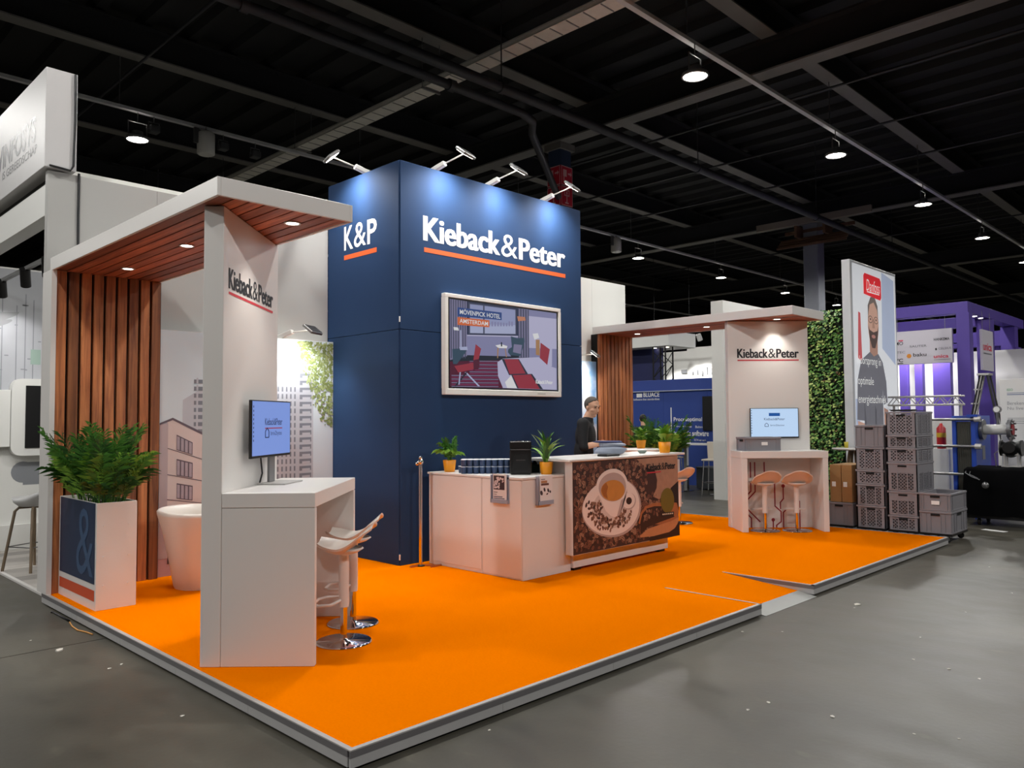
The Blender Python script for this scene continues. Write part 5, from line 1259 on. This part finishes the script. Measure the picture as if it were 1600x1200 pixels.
t = thing('high_table', 'white high table before the blue stand wall', 'table', (13.4, 6.2, 0))
MB().box(-.35, .35, -.6, .6, 1.07, 1.1, .004).build('table_top', WHITE, t)
for y in (-.4, .4): MB().box(-.04, .04, y-.04, y+.04, .02, 1.07).box(-.25, .25, y-.05, y+.05, 0, .02).build('leg', CHROME, t)
def bar_chair(label, x, y, rz):
    t = thing('bar_chair', label, 'chair', (x, y, 0), rz, 'white bar chairs before the blue stand')
    for sx in (-1, 1):
        for sy in (-1, 1): MB().tube([(sx*.2, sy*.2, 0), (sx*.16, sy*.16, .76)], .012, 8).build('leg', CHROME, t)
    MB().tube([(-.19, -.19, .3), (.19, -.19, .3), (.19, .19, .3), (-.19, .19, .3), (-.19, -.19, .3)], .009, 6).build('footrest', CHROME, t)
    MB().obox((0, 0, .78), FX, (0, 1, 0), .2, .2, .018, .01).build('seat', mat('chair_cream', '#d8cfc2', .5), t)
    MB().obox((0, -.2, .97), FX, (0, .1, 1), .2, .19, .012, .008).build('backrest', mat('chair_cream', '#d8cfc2', .5), t)
bar_chair('cream bar chair with backrest left of the white pillar', 12.80, 5.55, pi/2+.2)
bar_chair('cream bar chair further back by the white high table', 13.35, 6.95, -pi/2-.6)
t = thing('storage_box', 'dark grey box under the table of the blue stand', 'box', (14.3, 6.35, 0))
MB().box(-.25, .25, -.4, .4, .02, .5, .01).build('body', mat('dark_grey_box', '#3a3d42', .6), t); MB().box(-.26, .26, -.41, .41, .5, .53, .004).build('lid', mat('grey_lid', '#5d6066', .6), t)
# truss, navy panel, white lit stand far behind
hd = thing('header_beam', 'white ceiling box with two round lights far behind the wood slats', 'beam', (18.3, 11.2, 3.9))
MB().box(18, 19.5, 10.05, 13.0, 3.86, 4.3, .005).build('box', WALLW, rel=hd)
for y in (10.9, 10.45): MB().lathe([(0, 0), (.06, 0)], (.2, y-11.2, -.043), 14, caps=False).build('downlight', GLOWS, hd)
board_wall('navy_partition', 'dark navy partition far behind beside the black truss', 18.6, 18.7, 10.72, 13.0, 0, 3.86, mat('deep_navy', '#1b2150', .6))
tr = thing('truss_tower', 'black lattice truss tower in front of the bright far stand', 'truss', (18.1, 10.35, 0))
for y in (10.18, 10.62):
    for x in (18.0, 18.4): MB().cyl((x, y, 0), (x, y, 3.85), .025, n=8).build('chord', MATTBLK, rel=tr)
mb = MB(); z = .1; sg = 1
while z < 3.45:
    for x in (18.0, 18.4): mb.cyl((x, 10.18, z if sg > 0 else z+.4), (x, 10.62, z+.4 if sg > 0 else z), .013, n=6)
    for y in (10.18, 10.62): mb.cyl((18.0, y, z), (18.4, y, z+.4), .013, n=6)
    z += .4; sg = -sg
mb.build('lacing', MATTBLK, rel=tr, kind='stuff')
for (nm, x0, x1, y0, y1, lab) in (('partition_wall', 24., 24.1, 11.4, 13.2, 'bright white wall of the far stand, right part under twin spots'), ('partition_wall', 25.2, 25.3, 13.2, 17.0, 'bright white wall of the far stand behind the black truss')):
    board_wall(nm, lab, x0, x1, y0, y1, 0, 4.35, WALLW)
rr = random.Random(1)
fm = thing('wall_fittings', 'row of small grey fittings on the bright far stand wall', 'fittings', (23.95, 12.3, 3.3))
for k in range(7): MB().box(23.94, 23.998, 11.7+k*.2, 11.76+k*.2, 3.25+rr.random()*.1, 3.42+rr.random()*.2, .004).build('fitting', mat('fitting_grey', '#77797c', .5), rel=fm)
MB().box(25.14, 25.198, 13.9, 14.2, 3.45, 3.6, .004).build('fitting', mat('fitting_grey', '#77797c', .5), rel=fm)
def far_spot(x, y, z, lab, d=(.5, -.1, -1), watt=330):
    t = thing('stage_spot', lab, 'spotlight', (x, y, z), 0, 'small stage spots on the far stand'); d = Vector(d).normalized()
    MB().cyl(-d*.12, d*.12, .09, n=14).build('can', mat('spot_white', '#c9c9c6', .4), t)
    MB().tube([(-.1, 0, .05), (-.1, 0, .22), (.1, 0, .22), (.1, 0, .05)], .012, 6).build('bracket', MATTBLK, t)
    a = d.orthogonal().normalized(); b = d.cross(a); MB().add([d*.122+(a*cos(2*pi*i/14)+b*sin(2*pi*i/14))*.08 for i in range(14)], [tuple(range(14))]).build('lens', GLOW, t)
    l = bpy.data.objects.new('lamp_light', lamp_data('SPOT', 'stage_light', watt, (1, .98, .95), .06, 75, .4)); COL.objects.link(l); l.parent = t; l.location = d*.14; aim(l, d)
for k, (x, y, lab) in enumerate(((22.6, 12.75, 'left one of the twin far stage spots'), (22.6, 12.45, 'right one of the twin far stage spots'), (22.6, 11.8, 'far stage spot next to the white pillar'), (23.6, 14.4, 'far stage spot behind the black truss'))): far_spot(x, y, 4.55, lab)
solo('spot_bar', 'dark bar carrying the small far stage spots', 'bar', MB().cyl((22.6, 11.2, 4.8), (22.6, 13.2, 4.8), .03).cyl((23.6, 13.2, 4.8), (23.6, 16, 4.8), .03).cyl((22.6, 13.1, 4.8), (23.6, 13.3, 4.8), .03).cyl((22.6, 12.2, 4.8), (22.6, 12.2, 9.2), .01, n=6).cyl((23.6, 14.4, 4.8), (23.6, 14.4, 9.2), .01, n=6), MATTBLK, (22.6, 12.2, 4.8))

# --- purple stand on the right
pu = thing('purple_frame', 'large purple post and beam frame of the stand at the far right', 'frame', (18, 3, 0))
MB().box(17.0, 17.3, 1.72, 6.5, 3.93, 4.18, .004).build('beam', PURPLE, rel=pu)
MB().box(17.3, 22.0, 1.72, 2.0, 3.95, 4.18, .004).build('beam', PURPLE, rel=pu)
MB().box(18.6, 18.85, 2.0, 6.5, 3.78, 4.02, .004).build('beam', PURPLE, rel=pu)
MB().box(21.4, 21.7, 2.0, 6.5, 3.5, 3.9, .004).build('beam', PURPLE, rel=pu)
MB().box(18.85, 22, 3.6, 3.85, 3.4, 3.7, .004).build('beam', PURPLE, rel=pu)
for (x, y, w) in ((17.0, 1.70, .26), (18.75, 1.71, .3), (21.0, 1.71, .32), (23.0, 1.2, .3)): MB().box(x, x+w, y, y+w, 0, 3.94, .004).build('post', PURPLE, rel=pu)
for k in range(3): MB().lathe([(0, 0), (.05, 0)], (17.55+k*.5-18, 1.86-3, 3.948), 12, caps=False).build('downlight', GLOWS, pu)
for (y0, y1) in ((3.66, 3.84), (3.3, 3.48), (2.66, 3.06)): MB().box(19.0, 19.2, y0, y1, 0, 3.3, .004).build('post', PURPLE, rel=pu)
board_wall('partition_wall', 'white inner wall of the purple stand', 20.2, 20.3, .6, 6.2, 0, 3.3, WALLW, ())
board_wall('purple_partition', 'bright purple inner partition at the far right edge', 21.6, 24.0, 2.2, 2.3, 0, 3.6, mat('purple_bright', '#6f55bb', .55))
board_wall('dark_partition', 'black recess panel inside the purple stand', 19.6, 19.7, 3.46, 3.66, 0, 3.2, MATTBLK)
sg = thing('logo_board', 'hanging white board with nine company logos on the purple stand', 'sign', (17.05, 3.2, 2.84))
MB().box(17.0, 17.1, 2.05, 4.4, 2.86, 3.62, .004).build('board', mat('logo_board_white', '#c9c4cf', .5, var=.01), rel=sg)
LM = [mat('logo_black', '#2a2a30', .5), mat('logo_red', '#d22a4a', .5), mat('logo_grey', '#6d6d76', .5), mat('logo_orange', '#d98a2c', .5)]
mb = MB(); X0 = 17.0
T = lambda s, y, z, w, h, b=0., mi=0: put_text(mb.mi(mi), s, (X0, y, z), R_, FZ, w, h, b, lift=.003)
T('IMO', 3.27, 3.31, .2, .08, .01); rect(mb.mi(1), (X0, 3.17, 3.40), R_, FZ, 0, .1, 0, .025, .003)
T('NOTEC', 3.38, 3.12, .35, .05, 0, 2); T('OVC', 3.38, 2.92, .3, .08, .03); rect(mb.mi(0), (X0, 3.38, 2.88), R_, FZ, 0, .3, 0, .02, .003)
T('SAUTER', 2.93, 3.24, .36, .05, .01, 2); T('baku', 2.86, 3.03, .28, .08, .01, 0); disc(mb.mi(3), (X0, 2.95, 3.05), R_, FZ, 0, 0, .055, .055, 6)
T('HANKEMA', 2.42, 3.36, .32, .06, .02); T('CELSIUS', 2.33, 3.16, .26, .045, 0, 2); disc(mb.mi(0), (X0, 2.38, 3.17), R_, FZ, 0, 0, .02, .03, 8)
T('unica', 2.43, 2.97, .3, .075, .02, 1); rect(mb.mi(2), (X0, 2.43, 2.93), R_, FZ, 0, .34, 0, .01, .003)
mb.build('lettering', LM, rel=sg)
for y in (2.2, 3.2): MB().tube([(17.05, y, 3.6), (17.05, y, 3.935)], .006, 6).build('hanging_wire', STEEL, rel=sg)
hb = thing('hanging_banner', 'narrow white banner with a red word hanging in the purple stand', 'banner', (17.8, 1.55, 2.7))
MB().box(17.36, 18.24, 1.55, 1.60, 2.68, 3.58, .003).build('board', mat('logo_board_white', '', .5), rel=hb)
put_text(MB(), 'unica', (17.42, 1.55, 3.12), FX, FZ, .68, .17, .02, lift=.003).build('lettering', LM[1], rel=hb)
rect(MB(), (17.44, 1.55, 3.04), FX, FZ, 0, .64, 0, .03, .003).build('small_print', LM[2], rel=hb)
for x in (17.5, 18.1): MB().tube([(x, 1.575, 3.58), (x, 1.575, 4.0)], .005, 6).build('hanging_wire', STEEL, rel=hb)
for (x, y, w) in ((18.72, 3.2, 80), (18.72, 4.6, 80), (21.55, 3.2, 60)):
    t = thing('panel_light', 'flat white panel light under the purple beams', 'lamp', (x, y, 3.62), 0, 'panel lights of the purple stand')
    MB().box(-.15, .15, -.15, .15, 0, .04, .004).build('housing', WALLW, t); MB().box(-.13, .13, -.13, .13, -.003, 0).build('lens', GLOWS, t)
    MB().tube([(0, 0, .04), (0, 0, .31)], .008, 6).build('rod', STEEL, t)
    l = bpy.data.objects.new('lamp_light', lamp_data('AREA', 'panel_light', w, (1, .97, 1), .25, 160)); COL.objects.link(l); l.parent = t; l.location = (0, 0, -.01)
# white truss counter and things on the right
tc = thing('truss_counter', 'white counter with a horizontal lattice truss before the purple stand', 'counter', (14.3, 1.75, 0))
MB().box(14.1, 14.6, 1.1, 2.37, 0, 1.62, .005).build('body', WALLW, rel=tc)
for z in (1.89, 2.05):
    for x in (13.95, 14.15): MB().cyl((x, 1.08, z), (x, 2.37, z), .018, n=8).build('chord', ALU, rel=tc)
mb = MB(); y = 1.08; s = 1
while y < 2.3:
    for x in (13.95, 14.15): mb.cyl((x, y, 1.89 if s > 0 else 2.05), (x, y+.13, 2.05 if s > 0 else 1.89), .009, n=6)
    y += .13; s = -s
mb.build('lacing', ALU, rel=tc, kind='stuff')
for y in (1.12, 2.3):
    MB().cyl((14.05, y, 1.62), (14.05, y, 1.9), .025, n=8).box(13.93, 14.17, y-.02, y+.02, 1.87, 1.9).build('post', ALU, rel=tc)
pn = thing('info_panel', 'white information panel with grey text at the right edge', 'panel', (13.7, -.2, 0))
MB().box(13.5, 13.98, -1.2, .36, .05, 2.31, .004).build('board', mat('panel_white', '#efeeec', .5, var=.01), rel=pn)
mb = MB(); X0 = 13.5
T = lambda s, y, z, w, h, b=0., mi=0: put_text(mb.mi(mi), s, (X0, y, z), R_, FZ, w, h, b, lift=.003)
T('ISSO', .25, 2.10, .09, .04, .01, 1); rect(mb.mi(2), (X0, .25, 2.03), R_, FZ, 0, .42, 0, .016, .003); rect(mb.mi(2), (X0, .25, 2.06), R_, FZ, 0, .3, 0, .01, .003)
T('Bereken CO2', .25, 1.86, .42, .06, 0, 0); T('Nu live gezond', .25, 1.76, .5, .07, 0, 0)
for k in range(4): rect(mb.mi(0), (X0, .25, 1.63-k*.03), R_, FZ, 0, .5, 0, .008, .003)
disc(mb.mi(3), (X0, .22, 1.38), R_, FZ, 0, 0, .045, None, 16, 0, .003); disc(mb.mi(4), (X0, .22, 1.38), R_, FZ, 0, 0, .03, None, 16, 0, .004)
mb.build('lettering', [mat('panel_grey_text', '#a3a3a6', .5), mat('panel_green', '#6fae86', .5), mat('panel_blue_text', '#8f96b4', .5), mat('panel_red', '#c04a52', .5), mat('panel_white', '', .5)], rel=pn)
t = thing('picture_frame', 'dark framed display on the white information panel', 'frame', (13.48, -.1, 1.4))
MB().box(13.47, 13.5, -.4, -.02, 1.16, 1.52, .004).build('frame', mat('frame_dark', '#4a4a4c', .5), rel=t); MB().box(13.465, 13.471, -.37, -.05, 1.19, 1.49).build('inlay', mat('frame_inlay', '#b9b9b9', .4), rel=t)
# step ladder
ld = thing('step_ladder', 'aluminium step ladder with black rails behind the blue heat exchanger', 'ladder', (15.0, .95, 0))
for s in (-.16, .16):
    MB().bar((15.0+s, 1.5, 0), (15.0+s*.6, 1.0, 2.46), .06, .03).build('rail', BLACK, rel=ld)
    MB().bar((15.0+s, .46, 0), (15.0+s*.6, .88, 2.46), .05, .03).build('rail', mat('ladder_black', '#232326', .5), rel=ld)
for k in range(8): z = .28+k*.27; q = z/2.42; MB().box(14.86, 15.14, 1.46-.48*q, 1.54-.48*q, z, z+.025).build('step', ALU, rel=ld)
MB().box(14.86, 15.14, .84, 1.05, 2.45, 2.49, .005).build('top_step', ALU, rel=ld)
for s in (-.13, .13): MB().bar((15.0+s, 1.47, .1), (15.0+s*.75, .98, 2.44), .05, .02).build('stile', ALU, rel=ld)
# blue plate heat exchanger
hx = thing('heat_exchanger', 'blue plate heat exchanger with white flanged pipe behind the black cart', 'heat exchanger', (12.8, .7, 0))
BL = mat('machine_blue', '#2048b0', .4, var=.05)
MB().box(12.32, 13.2, .45, .52, .1, 1.68, .006).build('front_plate', BL, rel=hx)
MB().box(12.32, 13.2, .74, .80, .1, 1.68, .006).build('pressure_plate', BL, rel=hx)
mb = MB()
for k in range(14): mb.box(12.36+.003*(k % 2), 13.15, .523+k*.0155, .533+k*.0155, .2, 1.58)
mb.build('plate_pack', mat('plate_grey', '#55554f', .5, .3), rel=hx)
MB().box(12.25, 12.42, .40, .56, 1.66, 1.7).box(12.28, 13.24, .42, .48, .0, .1).box(12.28, 13.24, .76, .82, .0, .1).build('foot', BL, rel=hx)
for z in (1.62, 1.18, .72):
    MB().cyl((12.27, .36, z), (12.27, 1.25, z), .022, n=10).build('tie_rod', STEEL, rel=hx)
    MB().cyl((12.27, .36, z), (12.27, .45, z), .045, n=8, smooth=False).build('nut', ALU, rel=hx)
MB().box(12.55, 12.65, 1.2, 1.3, 0, 1.72).box(12.2, 12.68, 1.22, 1.28, 1.66, 1.72).build('support_column', STEEL, rel=hx)
MB().cyl((12.62, .45, 1.45), (12.62, .0, 1.45), .085, n=20).build('pipe', mat('pipe_white', '#cfcfcd', .4), rel=hx)
for y in (.42, .02): MB().cyl((12.62, y+.025, 1.45), (12.62, y-.025, 1.45), .17, n=24).build('flange', mat('flange_grey', '#77787c', .4, .6), rel=hx)
MB().cyl((12.62, -.006, 1.45), (12.62, -.02, 1.45), .09, n=18).build('red_cap', mat('cap_red', '#a11a26', .5), rel=hx)
mb = MB()
for k in range(8): a = k*pi/4; mb.cyl((12.62+.14*cos(a), -.04, 1.45+.14*sin(a)), (12.62+.14*cos(a), .06, 1.45+.14*sin(a)), .016, n=6)
mb.build('bolts', STEEL, rel=hx, kind='stuff')
MB().cyl((12.62, .2, 1.53), (12.62, .2, 1.72), .02).cyl((12.58, .2, 1.78), (12.66, .2, 1.78), .06, n=18).build('gauge', STEEL, rel=hx)
MB().cyl((12.578, .2, 1.78), (12.575, .2, 1.78), .045, n=18).build('gauge_face', WHITE_P, rel=hx)
MB().box(12.68, 12.84, .446, .45, .95, 1.18).build('type_plate', STEEL, rel=hx)
# fire extinguisher glimpsed between
t = thing('fire_extinguisher', 'red fire extinguisher with a yellow band between crates and heat exchanger', 'extinguisher', (13.2, 1.22, 1.1))
MB().lathe([(0, 0), (.07, 0), (.075, .03), (.075, .36), (.03, .42), (.02, .45), (0, .45)], n=18).build('cylinder', mat('extinguisher_red', '#b01820', .35), t)
MB().lathe([(.077, .2), (.077, .28)], n=18, caps=False).build('band', mat('extinguisher_yellow', '#d8b030', .5), t)
MB().box(-.12, .12, -.15, .15, -1.1, -.001, .004).build('pedestal', WALLW, t)
# cloth draped cart
ct = thing('covered_cart', 'black cloth covered flight case cart on casters at the right edge', 'cart', (11.9, -.4, 0))
mb = MB(); n = 46; rr = random.Random(6)
def ring(z, ex, wav):
    pts = []; x0, x1, y0, y1 = 11.5-ex, 12.2+ex, -1.25-ex, .42+ex
    per = [(x0, y1, x0, y0), (x0, y0, x1, y0), (x1, y0, x1, y1), (x1, y1, x0, y1)]
    for a, b, c, d in per:
        for i in range(n//2):
            q = i/(n//2); x = a+(c-a)*q; y = b+(d-b)*q; w = wav*sin((x*9+y*17)+z*3)+wav*.6*sin(x*31+y*23)
            pts.append((x-w*(1 if a == c == x0 else 0)+w*(1 if a == c == x1 else 0), y-w*(1 if b == d == y0 else 0)+w*(1 if b == d == y1 else 0), z+.01*sin(x*8+y*11)))
    return pts
R0 = [ring(.16, .03, .02), ring(.4, .02, .016), ring(.65, .01, .01), ring(.84, .0, .006), ring(.88, -.04, .003)]
m_ = len(R0[0]); vs = [p for r in R0 for p in r]
mb.add(vs, [(j*m_+i, j*m_+(i+1) % m_, (j+1)*m_+(i+1) % m_, (j+1)*m_+i) for j in range(4) for i in range(m_)]+[tuple(range(4*m_, 5*m_))], True)
CLOTH = mat('black_cloth', '#060608', .85, var=.2, scale=9, bump=.4, spec=.08)
mb.build('cloth_cover', CLOTH, rel=ct)
MB().tube([(11.55, .36, .885), (11.49, .40, .8), (11.47, .30, .74), (11.475, .2, .70)], .008, 6).tube([(11.55, .32, .885), (11.485, .34, .78), (11.468, .22, .72)], .006, 6).build('strap', mat('strap_grey', '#8d8d92', .5), rel=ct)
MB().lathe([(0, 0), (.05, .005), (.05, .012), (0, .014)], (0, 0, 0), 16).xf(Matrix.Translation((11.47, .12, .62)) @ Matrix.Rotation(-pi/2, 4, 'Y')).build('metal_badge', STEEL, rel=ct)
MB().box(11.52, 12.18, -1.23, .4, .11, .16).build('base', BLACK, rel=ct)
for (x, y) in ((11.6, .25), (11.6, -.42), (12.1, .25), (12.1, -.42), (11.6, -1.1)):
    c = MB().cyl((x, y-.018, .05), (x, y+.018, .05), .05, n=18).build('caster', mat('wheel_black', '', .6), rel=ct); 
    MB().box(x-.02, x+.02, y-.03, y-.022, .04, .11).box(x-.02, x+.02, y+.022, y+.03, .04, .11).xf(Matrix.Translation(-ct.location)).build('fork', STEEL, c)
pm = thing('pump', 'black industrial pump on a metal stand above the covered cart', 'pump', (12.0, -.12, .885))
DK = mat('pump_black', '#17181a', .4, .3)
MB().ellip((0, 0, .29), .12, .13, .10).cyl((0, .05, .29), (0, .13, .29), .08, .10, n=18).cyl((0, -.05, .29), (0, -.13, .29), .09, .12, n=18).ellip((-.04, -.0, .27), .12, .12, .13).cyl((-.02, 0, .3), (-.17, 0, .3), .075, .085, n=16).build('housing', DK, pm)
for y in (.135, -.14): MB().cyl((0, y-.012, .29), (0, y+.012, .29), .125, n=20).build('flange', DK, pm)
MB().cyl((0, 0, .38), (0, 0, .46), .022, n=10).cyl((0, 0, .43), (0, 0, .45), .035, n=10).build('valve', STEEL, pm)
for x, y in ((-.08, .08), (.08, .08), (-.08, -.1), (.08, -.1)): MB().cyl((x, y, .0), (x, y, .22), .014, n=8).build('stand_leg', ALU, pm)
MB().box(-.11, .11, -.14, .12, 0, .015).box(-.1, .1, -.12, .1, .18, .2).build('stand_plate', ALU, pm)
MB().tube([(-.05, .2, .0), (-.05, .22, .2), (-.04, .17, .24)], .008, 6).tube([(-.05, -.22, .03), (-.06, -.26, .2), (-.02, -.22, .33)], .012, 6).build('hose', STEEL, pm)
t = thing('paper_sheet', 'white sheet of paper lying on the floor below the covered cart', 'paper', (11.0, -.09, 0)); MB().obox((0, 0, .004), (1, -.3, 0), (.3, 1, 0), .06, .16, .002).build('sheet', WHITE_P, t)
# ================================================================ PEOPLE
def remesh(mb, name, m, voxel, parent, smooth=4, fac=.5):
    ob = bpy.data.objects.new('tmp', mb.mesh('tmp', m)); COL.objects.link(ob)
    md = ob.modifiers.new('r', 'REMESH'); md.mode = 'VOXEL'; md.voxel_size = voxel; md.use_smooth_shade = True
    ms = ob.modifiers.new('s', 'SMOOTH'); ms.iterations = smooth; ms.factor = fac
    dg = bpy.context.evaluated_depsgraph_get(); me = bpy.data.meshes.new_from_object(ob.evaluated_get(dg)); me.name = name
    me.materials.clear(); me.materials.append(m); bpy.data.objects.remove(ob)
    o = bpy.data.objects.new(name, me); COL.objects.link(o); o.parent = parent
    return o
def limb(mb, pts, n=14):
    """tapered chain of rounded segments: (point, radius)"""
    for (a, ra), (b, rb) in zip(pts[:-1], pts[1:]):
        mb.cyl(a, b, ra, rb, n)
    for p, r in pts: mb.ellip(p, r, r, r, n, 8)
    return mb
def person(label, base, f, J, voxel, colors, head_f, tilt, hands=True, hair_bald=.35):
    """J: joints in the figure's frame (x = its left, y = forward, z = up)"""
    t = thing('person', label, 'person', base, atan2(f[1], f[0])-pi/2)
    V = Vector; b = MB()
    # head
    Hc = V(J['head']); M = Matrix.Translation(Hc) @ Matrix.Rotation(head_f, 4, 'Z') @ Matrix.Rotation(-tilt, 4, 'X')
    hd = MB()
    hd.ellip((0, -.012, .03), .076, .096, .088, 20, 14)           # skull
    hd.ellip((0, .022, -.045), .058, .066, .072, 18, 12)           # face
    hd.ellip((0, .052, -.098), .033, .030, .024, 12, 8)           # chin
    hd.cyl((0, .084, .012), (0, .104, -.038), .010, .015, 10); hd.ellip((0, .098, -.036), .017, .016, .012, 10, 7)   # nose
    hd.ellip((0, .080, .026), .052, .014, .010, 12, 6)            # brow
    for s in (-1, 1):
        hd.ellip((s*.077, -.008, -.015), .009, .022, .033, 10, 8)  # ear
        hd.ellip((s*.042, .052, -.03), .024, .024, .02, 10, 7)     # cheek
    hd.ellip((0, .083, -.068), .024, .012, .008, 10, 6)            # lips
    hd.xf(M); b.v += hd.v; o_ = 0
    b.f += hd.f; b.m += hd.m; b.sm += hd.sm
    neck = V(J['neck']); chest = V(J['chest']); pel = V(J['pelvis'])
    limb(b, [(chest+V((0, -.01, .12)), .075), (neck, .058), (Hc+V((0, -.015, -.06)), .056)])
    def torso(mb, g):
        mb.ellip(chest, .175+g, .115+g, .20+g, 20, 12); mb.ellip((chest+pel)/2, .155+g, .108+g, .20, 20, 12); mb.ellip(pel, .165+g, .115+g, .14+g, 20, 12)
        for s, k in ((1, 'L'), (-1, 'R')): mb.cyl(chest+V((s*.06, 0, .12)), V(J['sh'+k]), .075+g, .062+g, 14)
    torso(b, -.004)
    for k in 'LR':
        limb(b, [(V(J['sh'+k]), .058), (V(J['el'+k]), .042), (V(J['wr'+k]), .028)])
        s = 1 if k == 'L' else -1
        limb(b, [(pel+V((s*.095, 0, -.05)), .09), (V(J['kn'+k]), .058), (V(J['an'+k]), .04)])
        b.ellip(V(J['an'+k])+V((0, .07, -.045)), .042, .12, .035, 14, 8)
        # hand: palm, four unequal curled fingers, thumb from the side
        w = V(J['wr'+k]); d = V(J.get('hd'+k, (0, 0, -1))).normalized(); nrm = V(J.get('pn'+k, (0, 0, -1))).normalized(); side = d.cross(nrm).normalized()*(s)
        c = w+d*.05
        b.obox(c, d, side, .045, .038, .014, .008)
        for q, L in enumerate((.068, .078, .073, .055)):
            r = w+d*.092+side*(.030-.02*q); p1 = r+d*L*.5+nrm*.012; p2 = p1+d*L*.28+nrm*.026; p3 = p2+d*L*.1+nrm*.024
            limb(b, [(r-d*.02, .0092), (p1, .0085), (p2, .0078), (p3, .007)], 8)
        th = w+d*.022+side*.036; limb(b, [(th-side*.012, .012), (th+side*.022+d*.03+nrm*.008, .0105), (th+side*.02+d*.062+nrm*.022, .0085)], 8)
    remesh(b, 'body', colors['skin'], voxel, t)
    # clothing follows the limbs
    g = .012; sw = MB(); torso(sw, g)
    limb(sw, [(chest+V((0, -.008, .13)), .09), (neck+V((0, -.004, -.03)), .069)])
    for k in 'LR':
        e = V(J['el'+k]); w = V(J['wr'+k]); cuff = e.lerp(w, J.get('cuff', .25))
        limb(sw, [(V(J['sh'+k]), .075), (V(J['sh'+k]).lerp(e, .5), .062), (e, .055), (cuff, .047)])
    so = remesh(sw, 'sweater', colors['top'], max(voxel, .009), t)
    tr = MB()
    tr.ellip(pel+V((0, 0, -.03)), .178, .128, .14, 20, 12)
    for k in 'LR':
        s = 1 if k == 'L' else -1
        limb(tr, [(pel+V((s*.09, 0, -.06)), .103), (V(J['kn'+k]), .075), (V(J['an'+k])+V((0, 0, .02)), .062)])
    remesh(tr, 'trousers', colors['legs'], max(voxel, .011), t)
    for k in 'LR':
        a = V(J['an'+k]); sh = MB().ellip(a+V((0, .065, -.045)), .052, .145, .046, 16, 10).ellip(a+V((0, 0, -.02)), .052, .06, .055, 14, 8)
        sh.v = [(x, y, max(z, .002)) for x, y, z in sh.v]; sh.build('shoe', colors['shoe'], t)
    # hair: short cap over crown, back and temples
    hm = MB(); E = MB().ellip((0, -.014, .028), .0815, .1015, .095, 40, 28)
    keep = []
    for fc in E.f:
        c = sum((V(E.v[i]) for i in fc), V())/len(fc)
        fr = c.y+.014; up = c.z-.028
        if up > hair_bald*.1+max(0, fr)*.8 - .03 and fr < .075 or (fr < -.02 and up > -.085) or (fr < .02 and up > -.03): keep.append(fc)
    hm.add(E.v, keep, True); hm.xf(M)
    ho = hm.build('hair', colors['hair'], t); s_ = ho.modifiers.new('thick', 'SOLIDIFY'); s_.thickness = .006; s_.offset = -.8
    em = MB()
    for s in (-1, 1):
        em.ellip((s*.031, .081, .006), .0125, .008, .006, 10, 7); 
    em.xf(M).build('eye', mat('eye_dark', '#2b221e', .25), t)
    bm_ = MB()
    for s in (-1, 1): bm_.obox((s*.032, .0865, .027), (1, -.12*s, 0), (0, 1, 0), .019, .005, .0035)
    bm_.xf(M).build('eyebrow', colors['hair'], t)
    MB().ellip((0, .0935, -.068), .022, .004, .0035, 12, 6).xf(M).build('mouth', mat('lip', '#9a6456', .5), t)
    return t
CLR = dict(skin=SKIN, top=mat('black_sweater', '#141417', .85, var=.15, scale=40, bump=.2), legs=mat('dark_trousers', '#1d222c', .8, var=.1), shoe=mat('dark_shoe', '#18181a', .5), hair=mat('dark_grey_hair', '#4b453f', .8, var=.4, scale=60))
J = dict(pelvis=(0, 0, .97), chest=(0, .05, 1.36), neck=(0, .085, 1.59), head=(0, .135, 1.72), shL=(.19, .05, 1.515), shR=(-.19, .05, 1.515), elL=(.24, .06, 1.24), elR=(-.24, .0, 1.245), wrL=(.14, .30, 1.29), wrR=(-.15, .245, 1.285), hdL=(-.25, .85, -.02), hdR=(.4, .85, -.12), pnL=(-.2, 0, -1), pnR=(.2, 0, -1), knL=(.10, .02, .52), knR=(-.10, .03, .52), anL=(.11, 0, .09), anR=(-.11, .0, .09), cuff=.12)
person('man in a black sweater behind the coffee bar, looking down at the bags', (5.3, 2.95, PT), (.5, -.87), J, .0065, CLR, radians(-34), radians(13))
J2 = dict(J); J2.update(elL=(.24, -.02, 1.17), elR=(-.24, -.02, 1.17), wrL=(.23, .05, .93), wrR=(-.23, .05, .93), hdL=(0, .1, -1), hdR=(0, .1, -1), pnL=(-1, 0, 0), pnR=(1, 0, 0), head=(0, .09, 1.645), neck=(0, .05, 1.5), chest=(0, .02, 1.27), shL=(.18, .01, 1.41), shR=(-.18, .01, 1.41), cuff=.85)
C2 = dict(CLR); C2['top'] = mat('dark_jacket', '#23262e', .8, var=.1); C2['hair'] = mat('black_hair', '#171413', .6, var=.3, scale=50)
person('dark haired person seen from behind the plants, before the blue stand', (13.1, 7.55, 0), (.75, .66), J2, .012, C2, 0, .05, hair_bald=-.3)
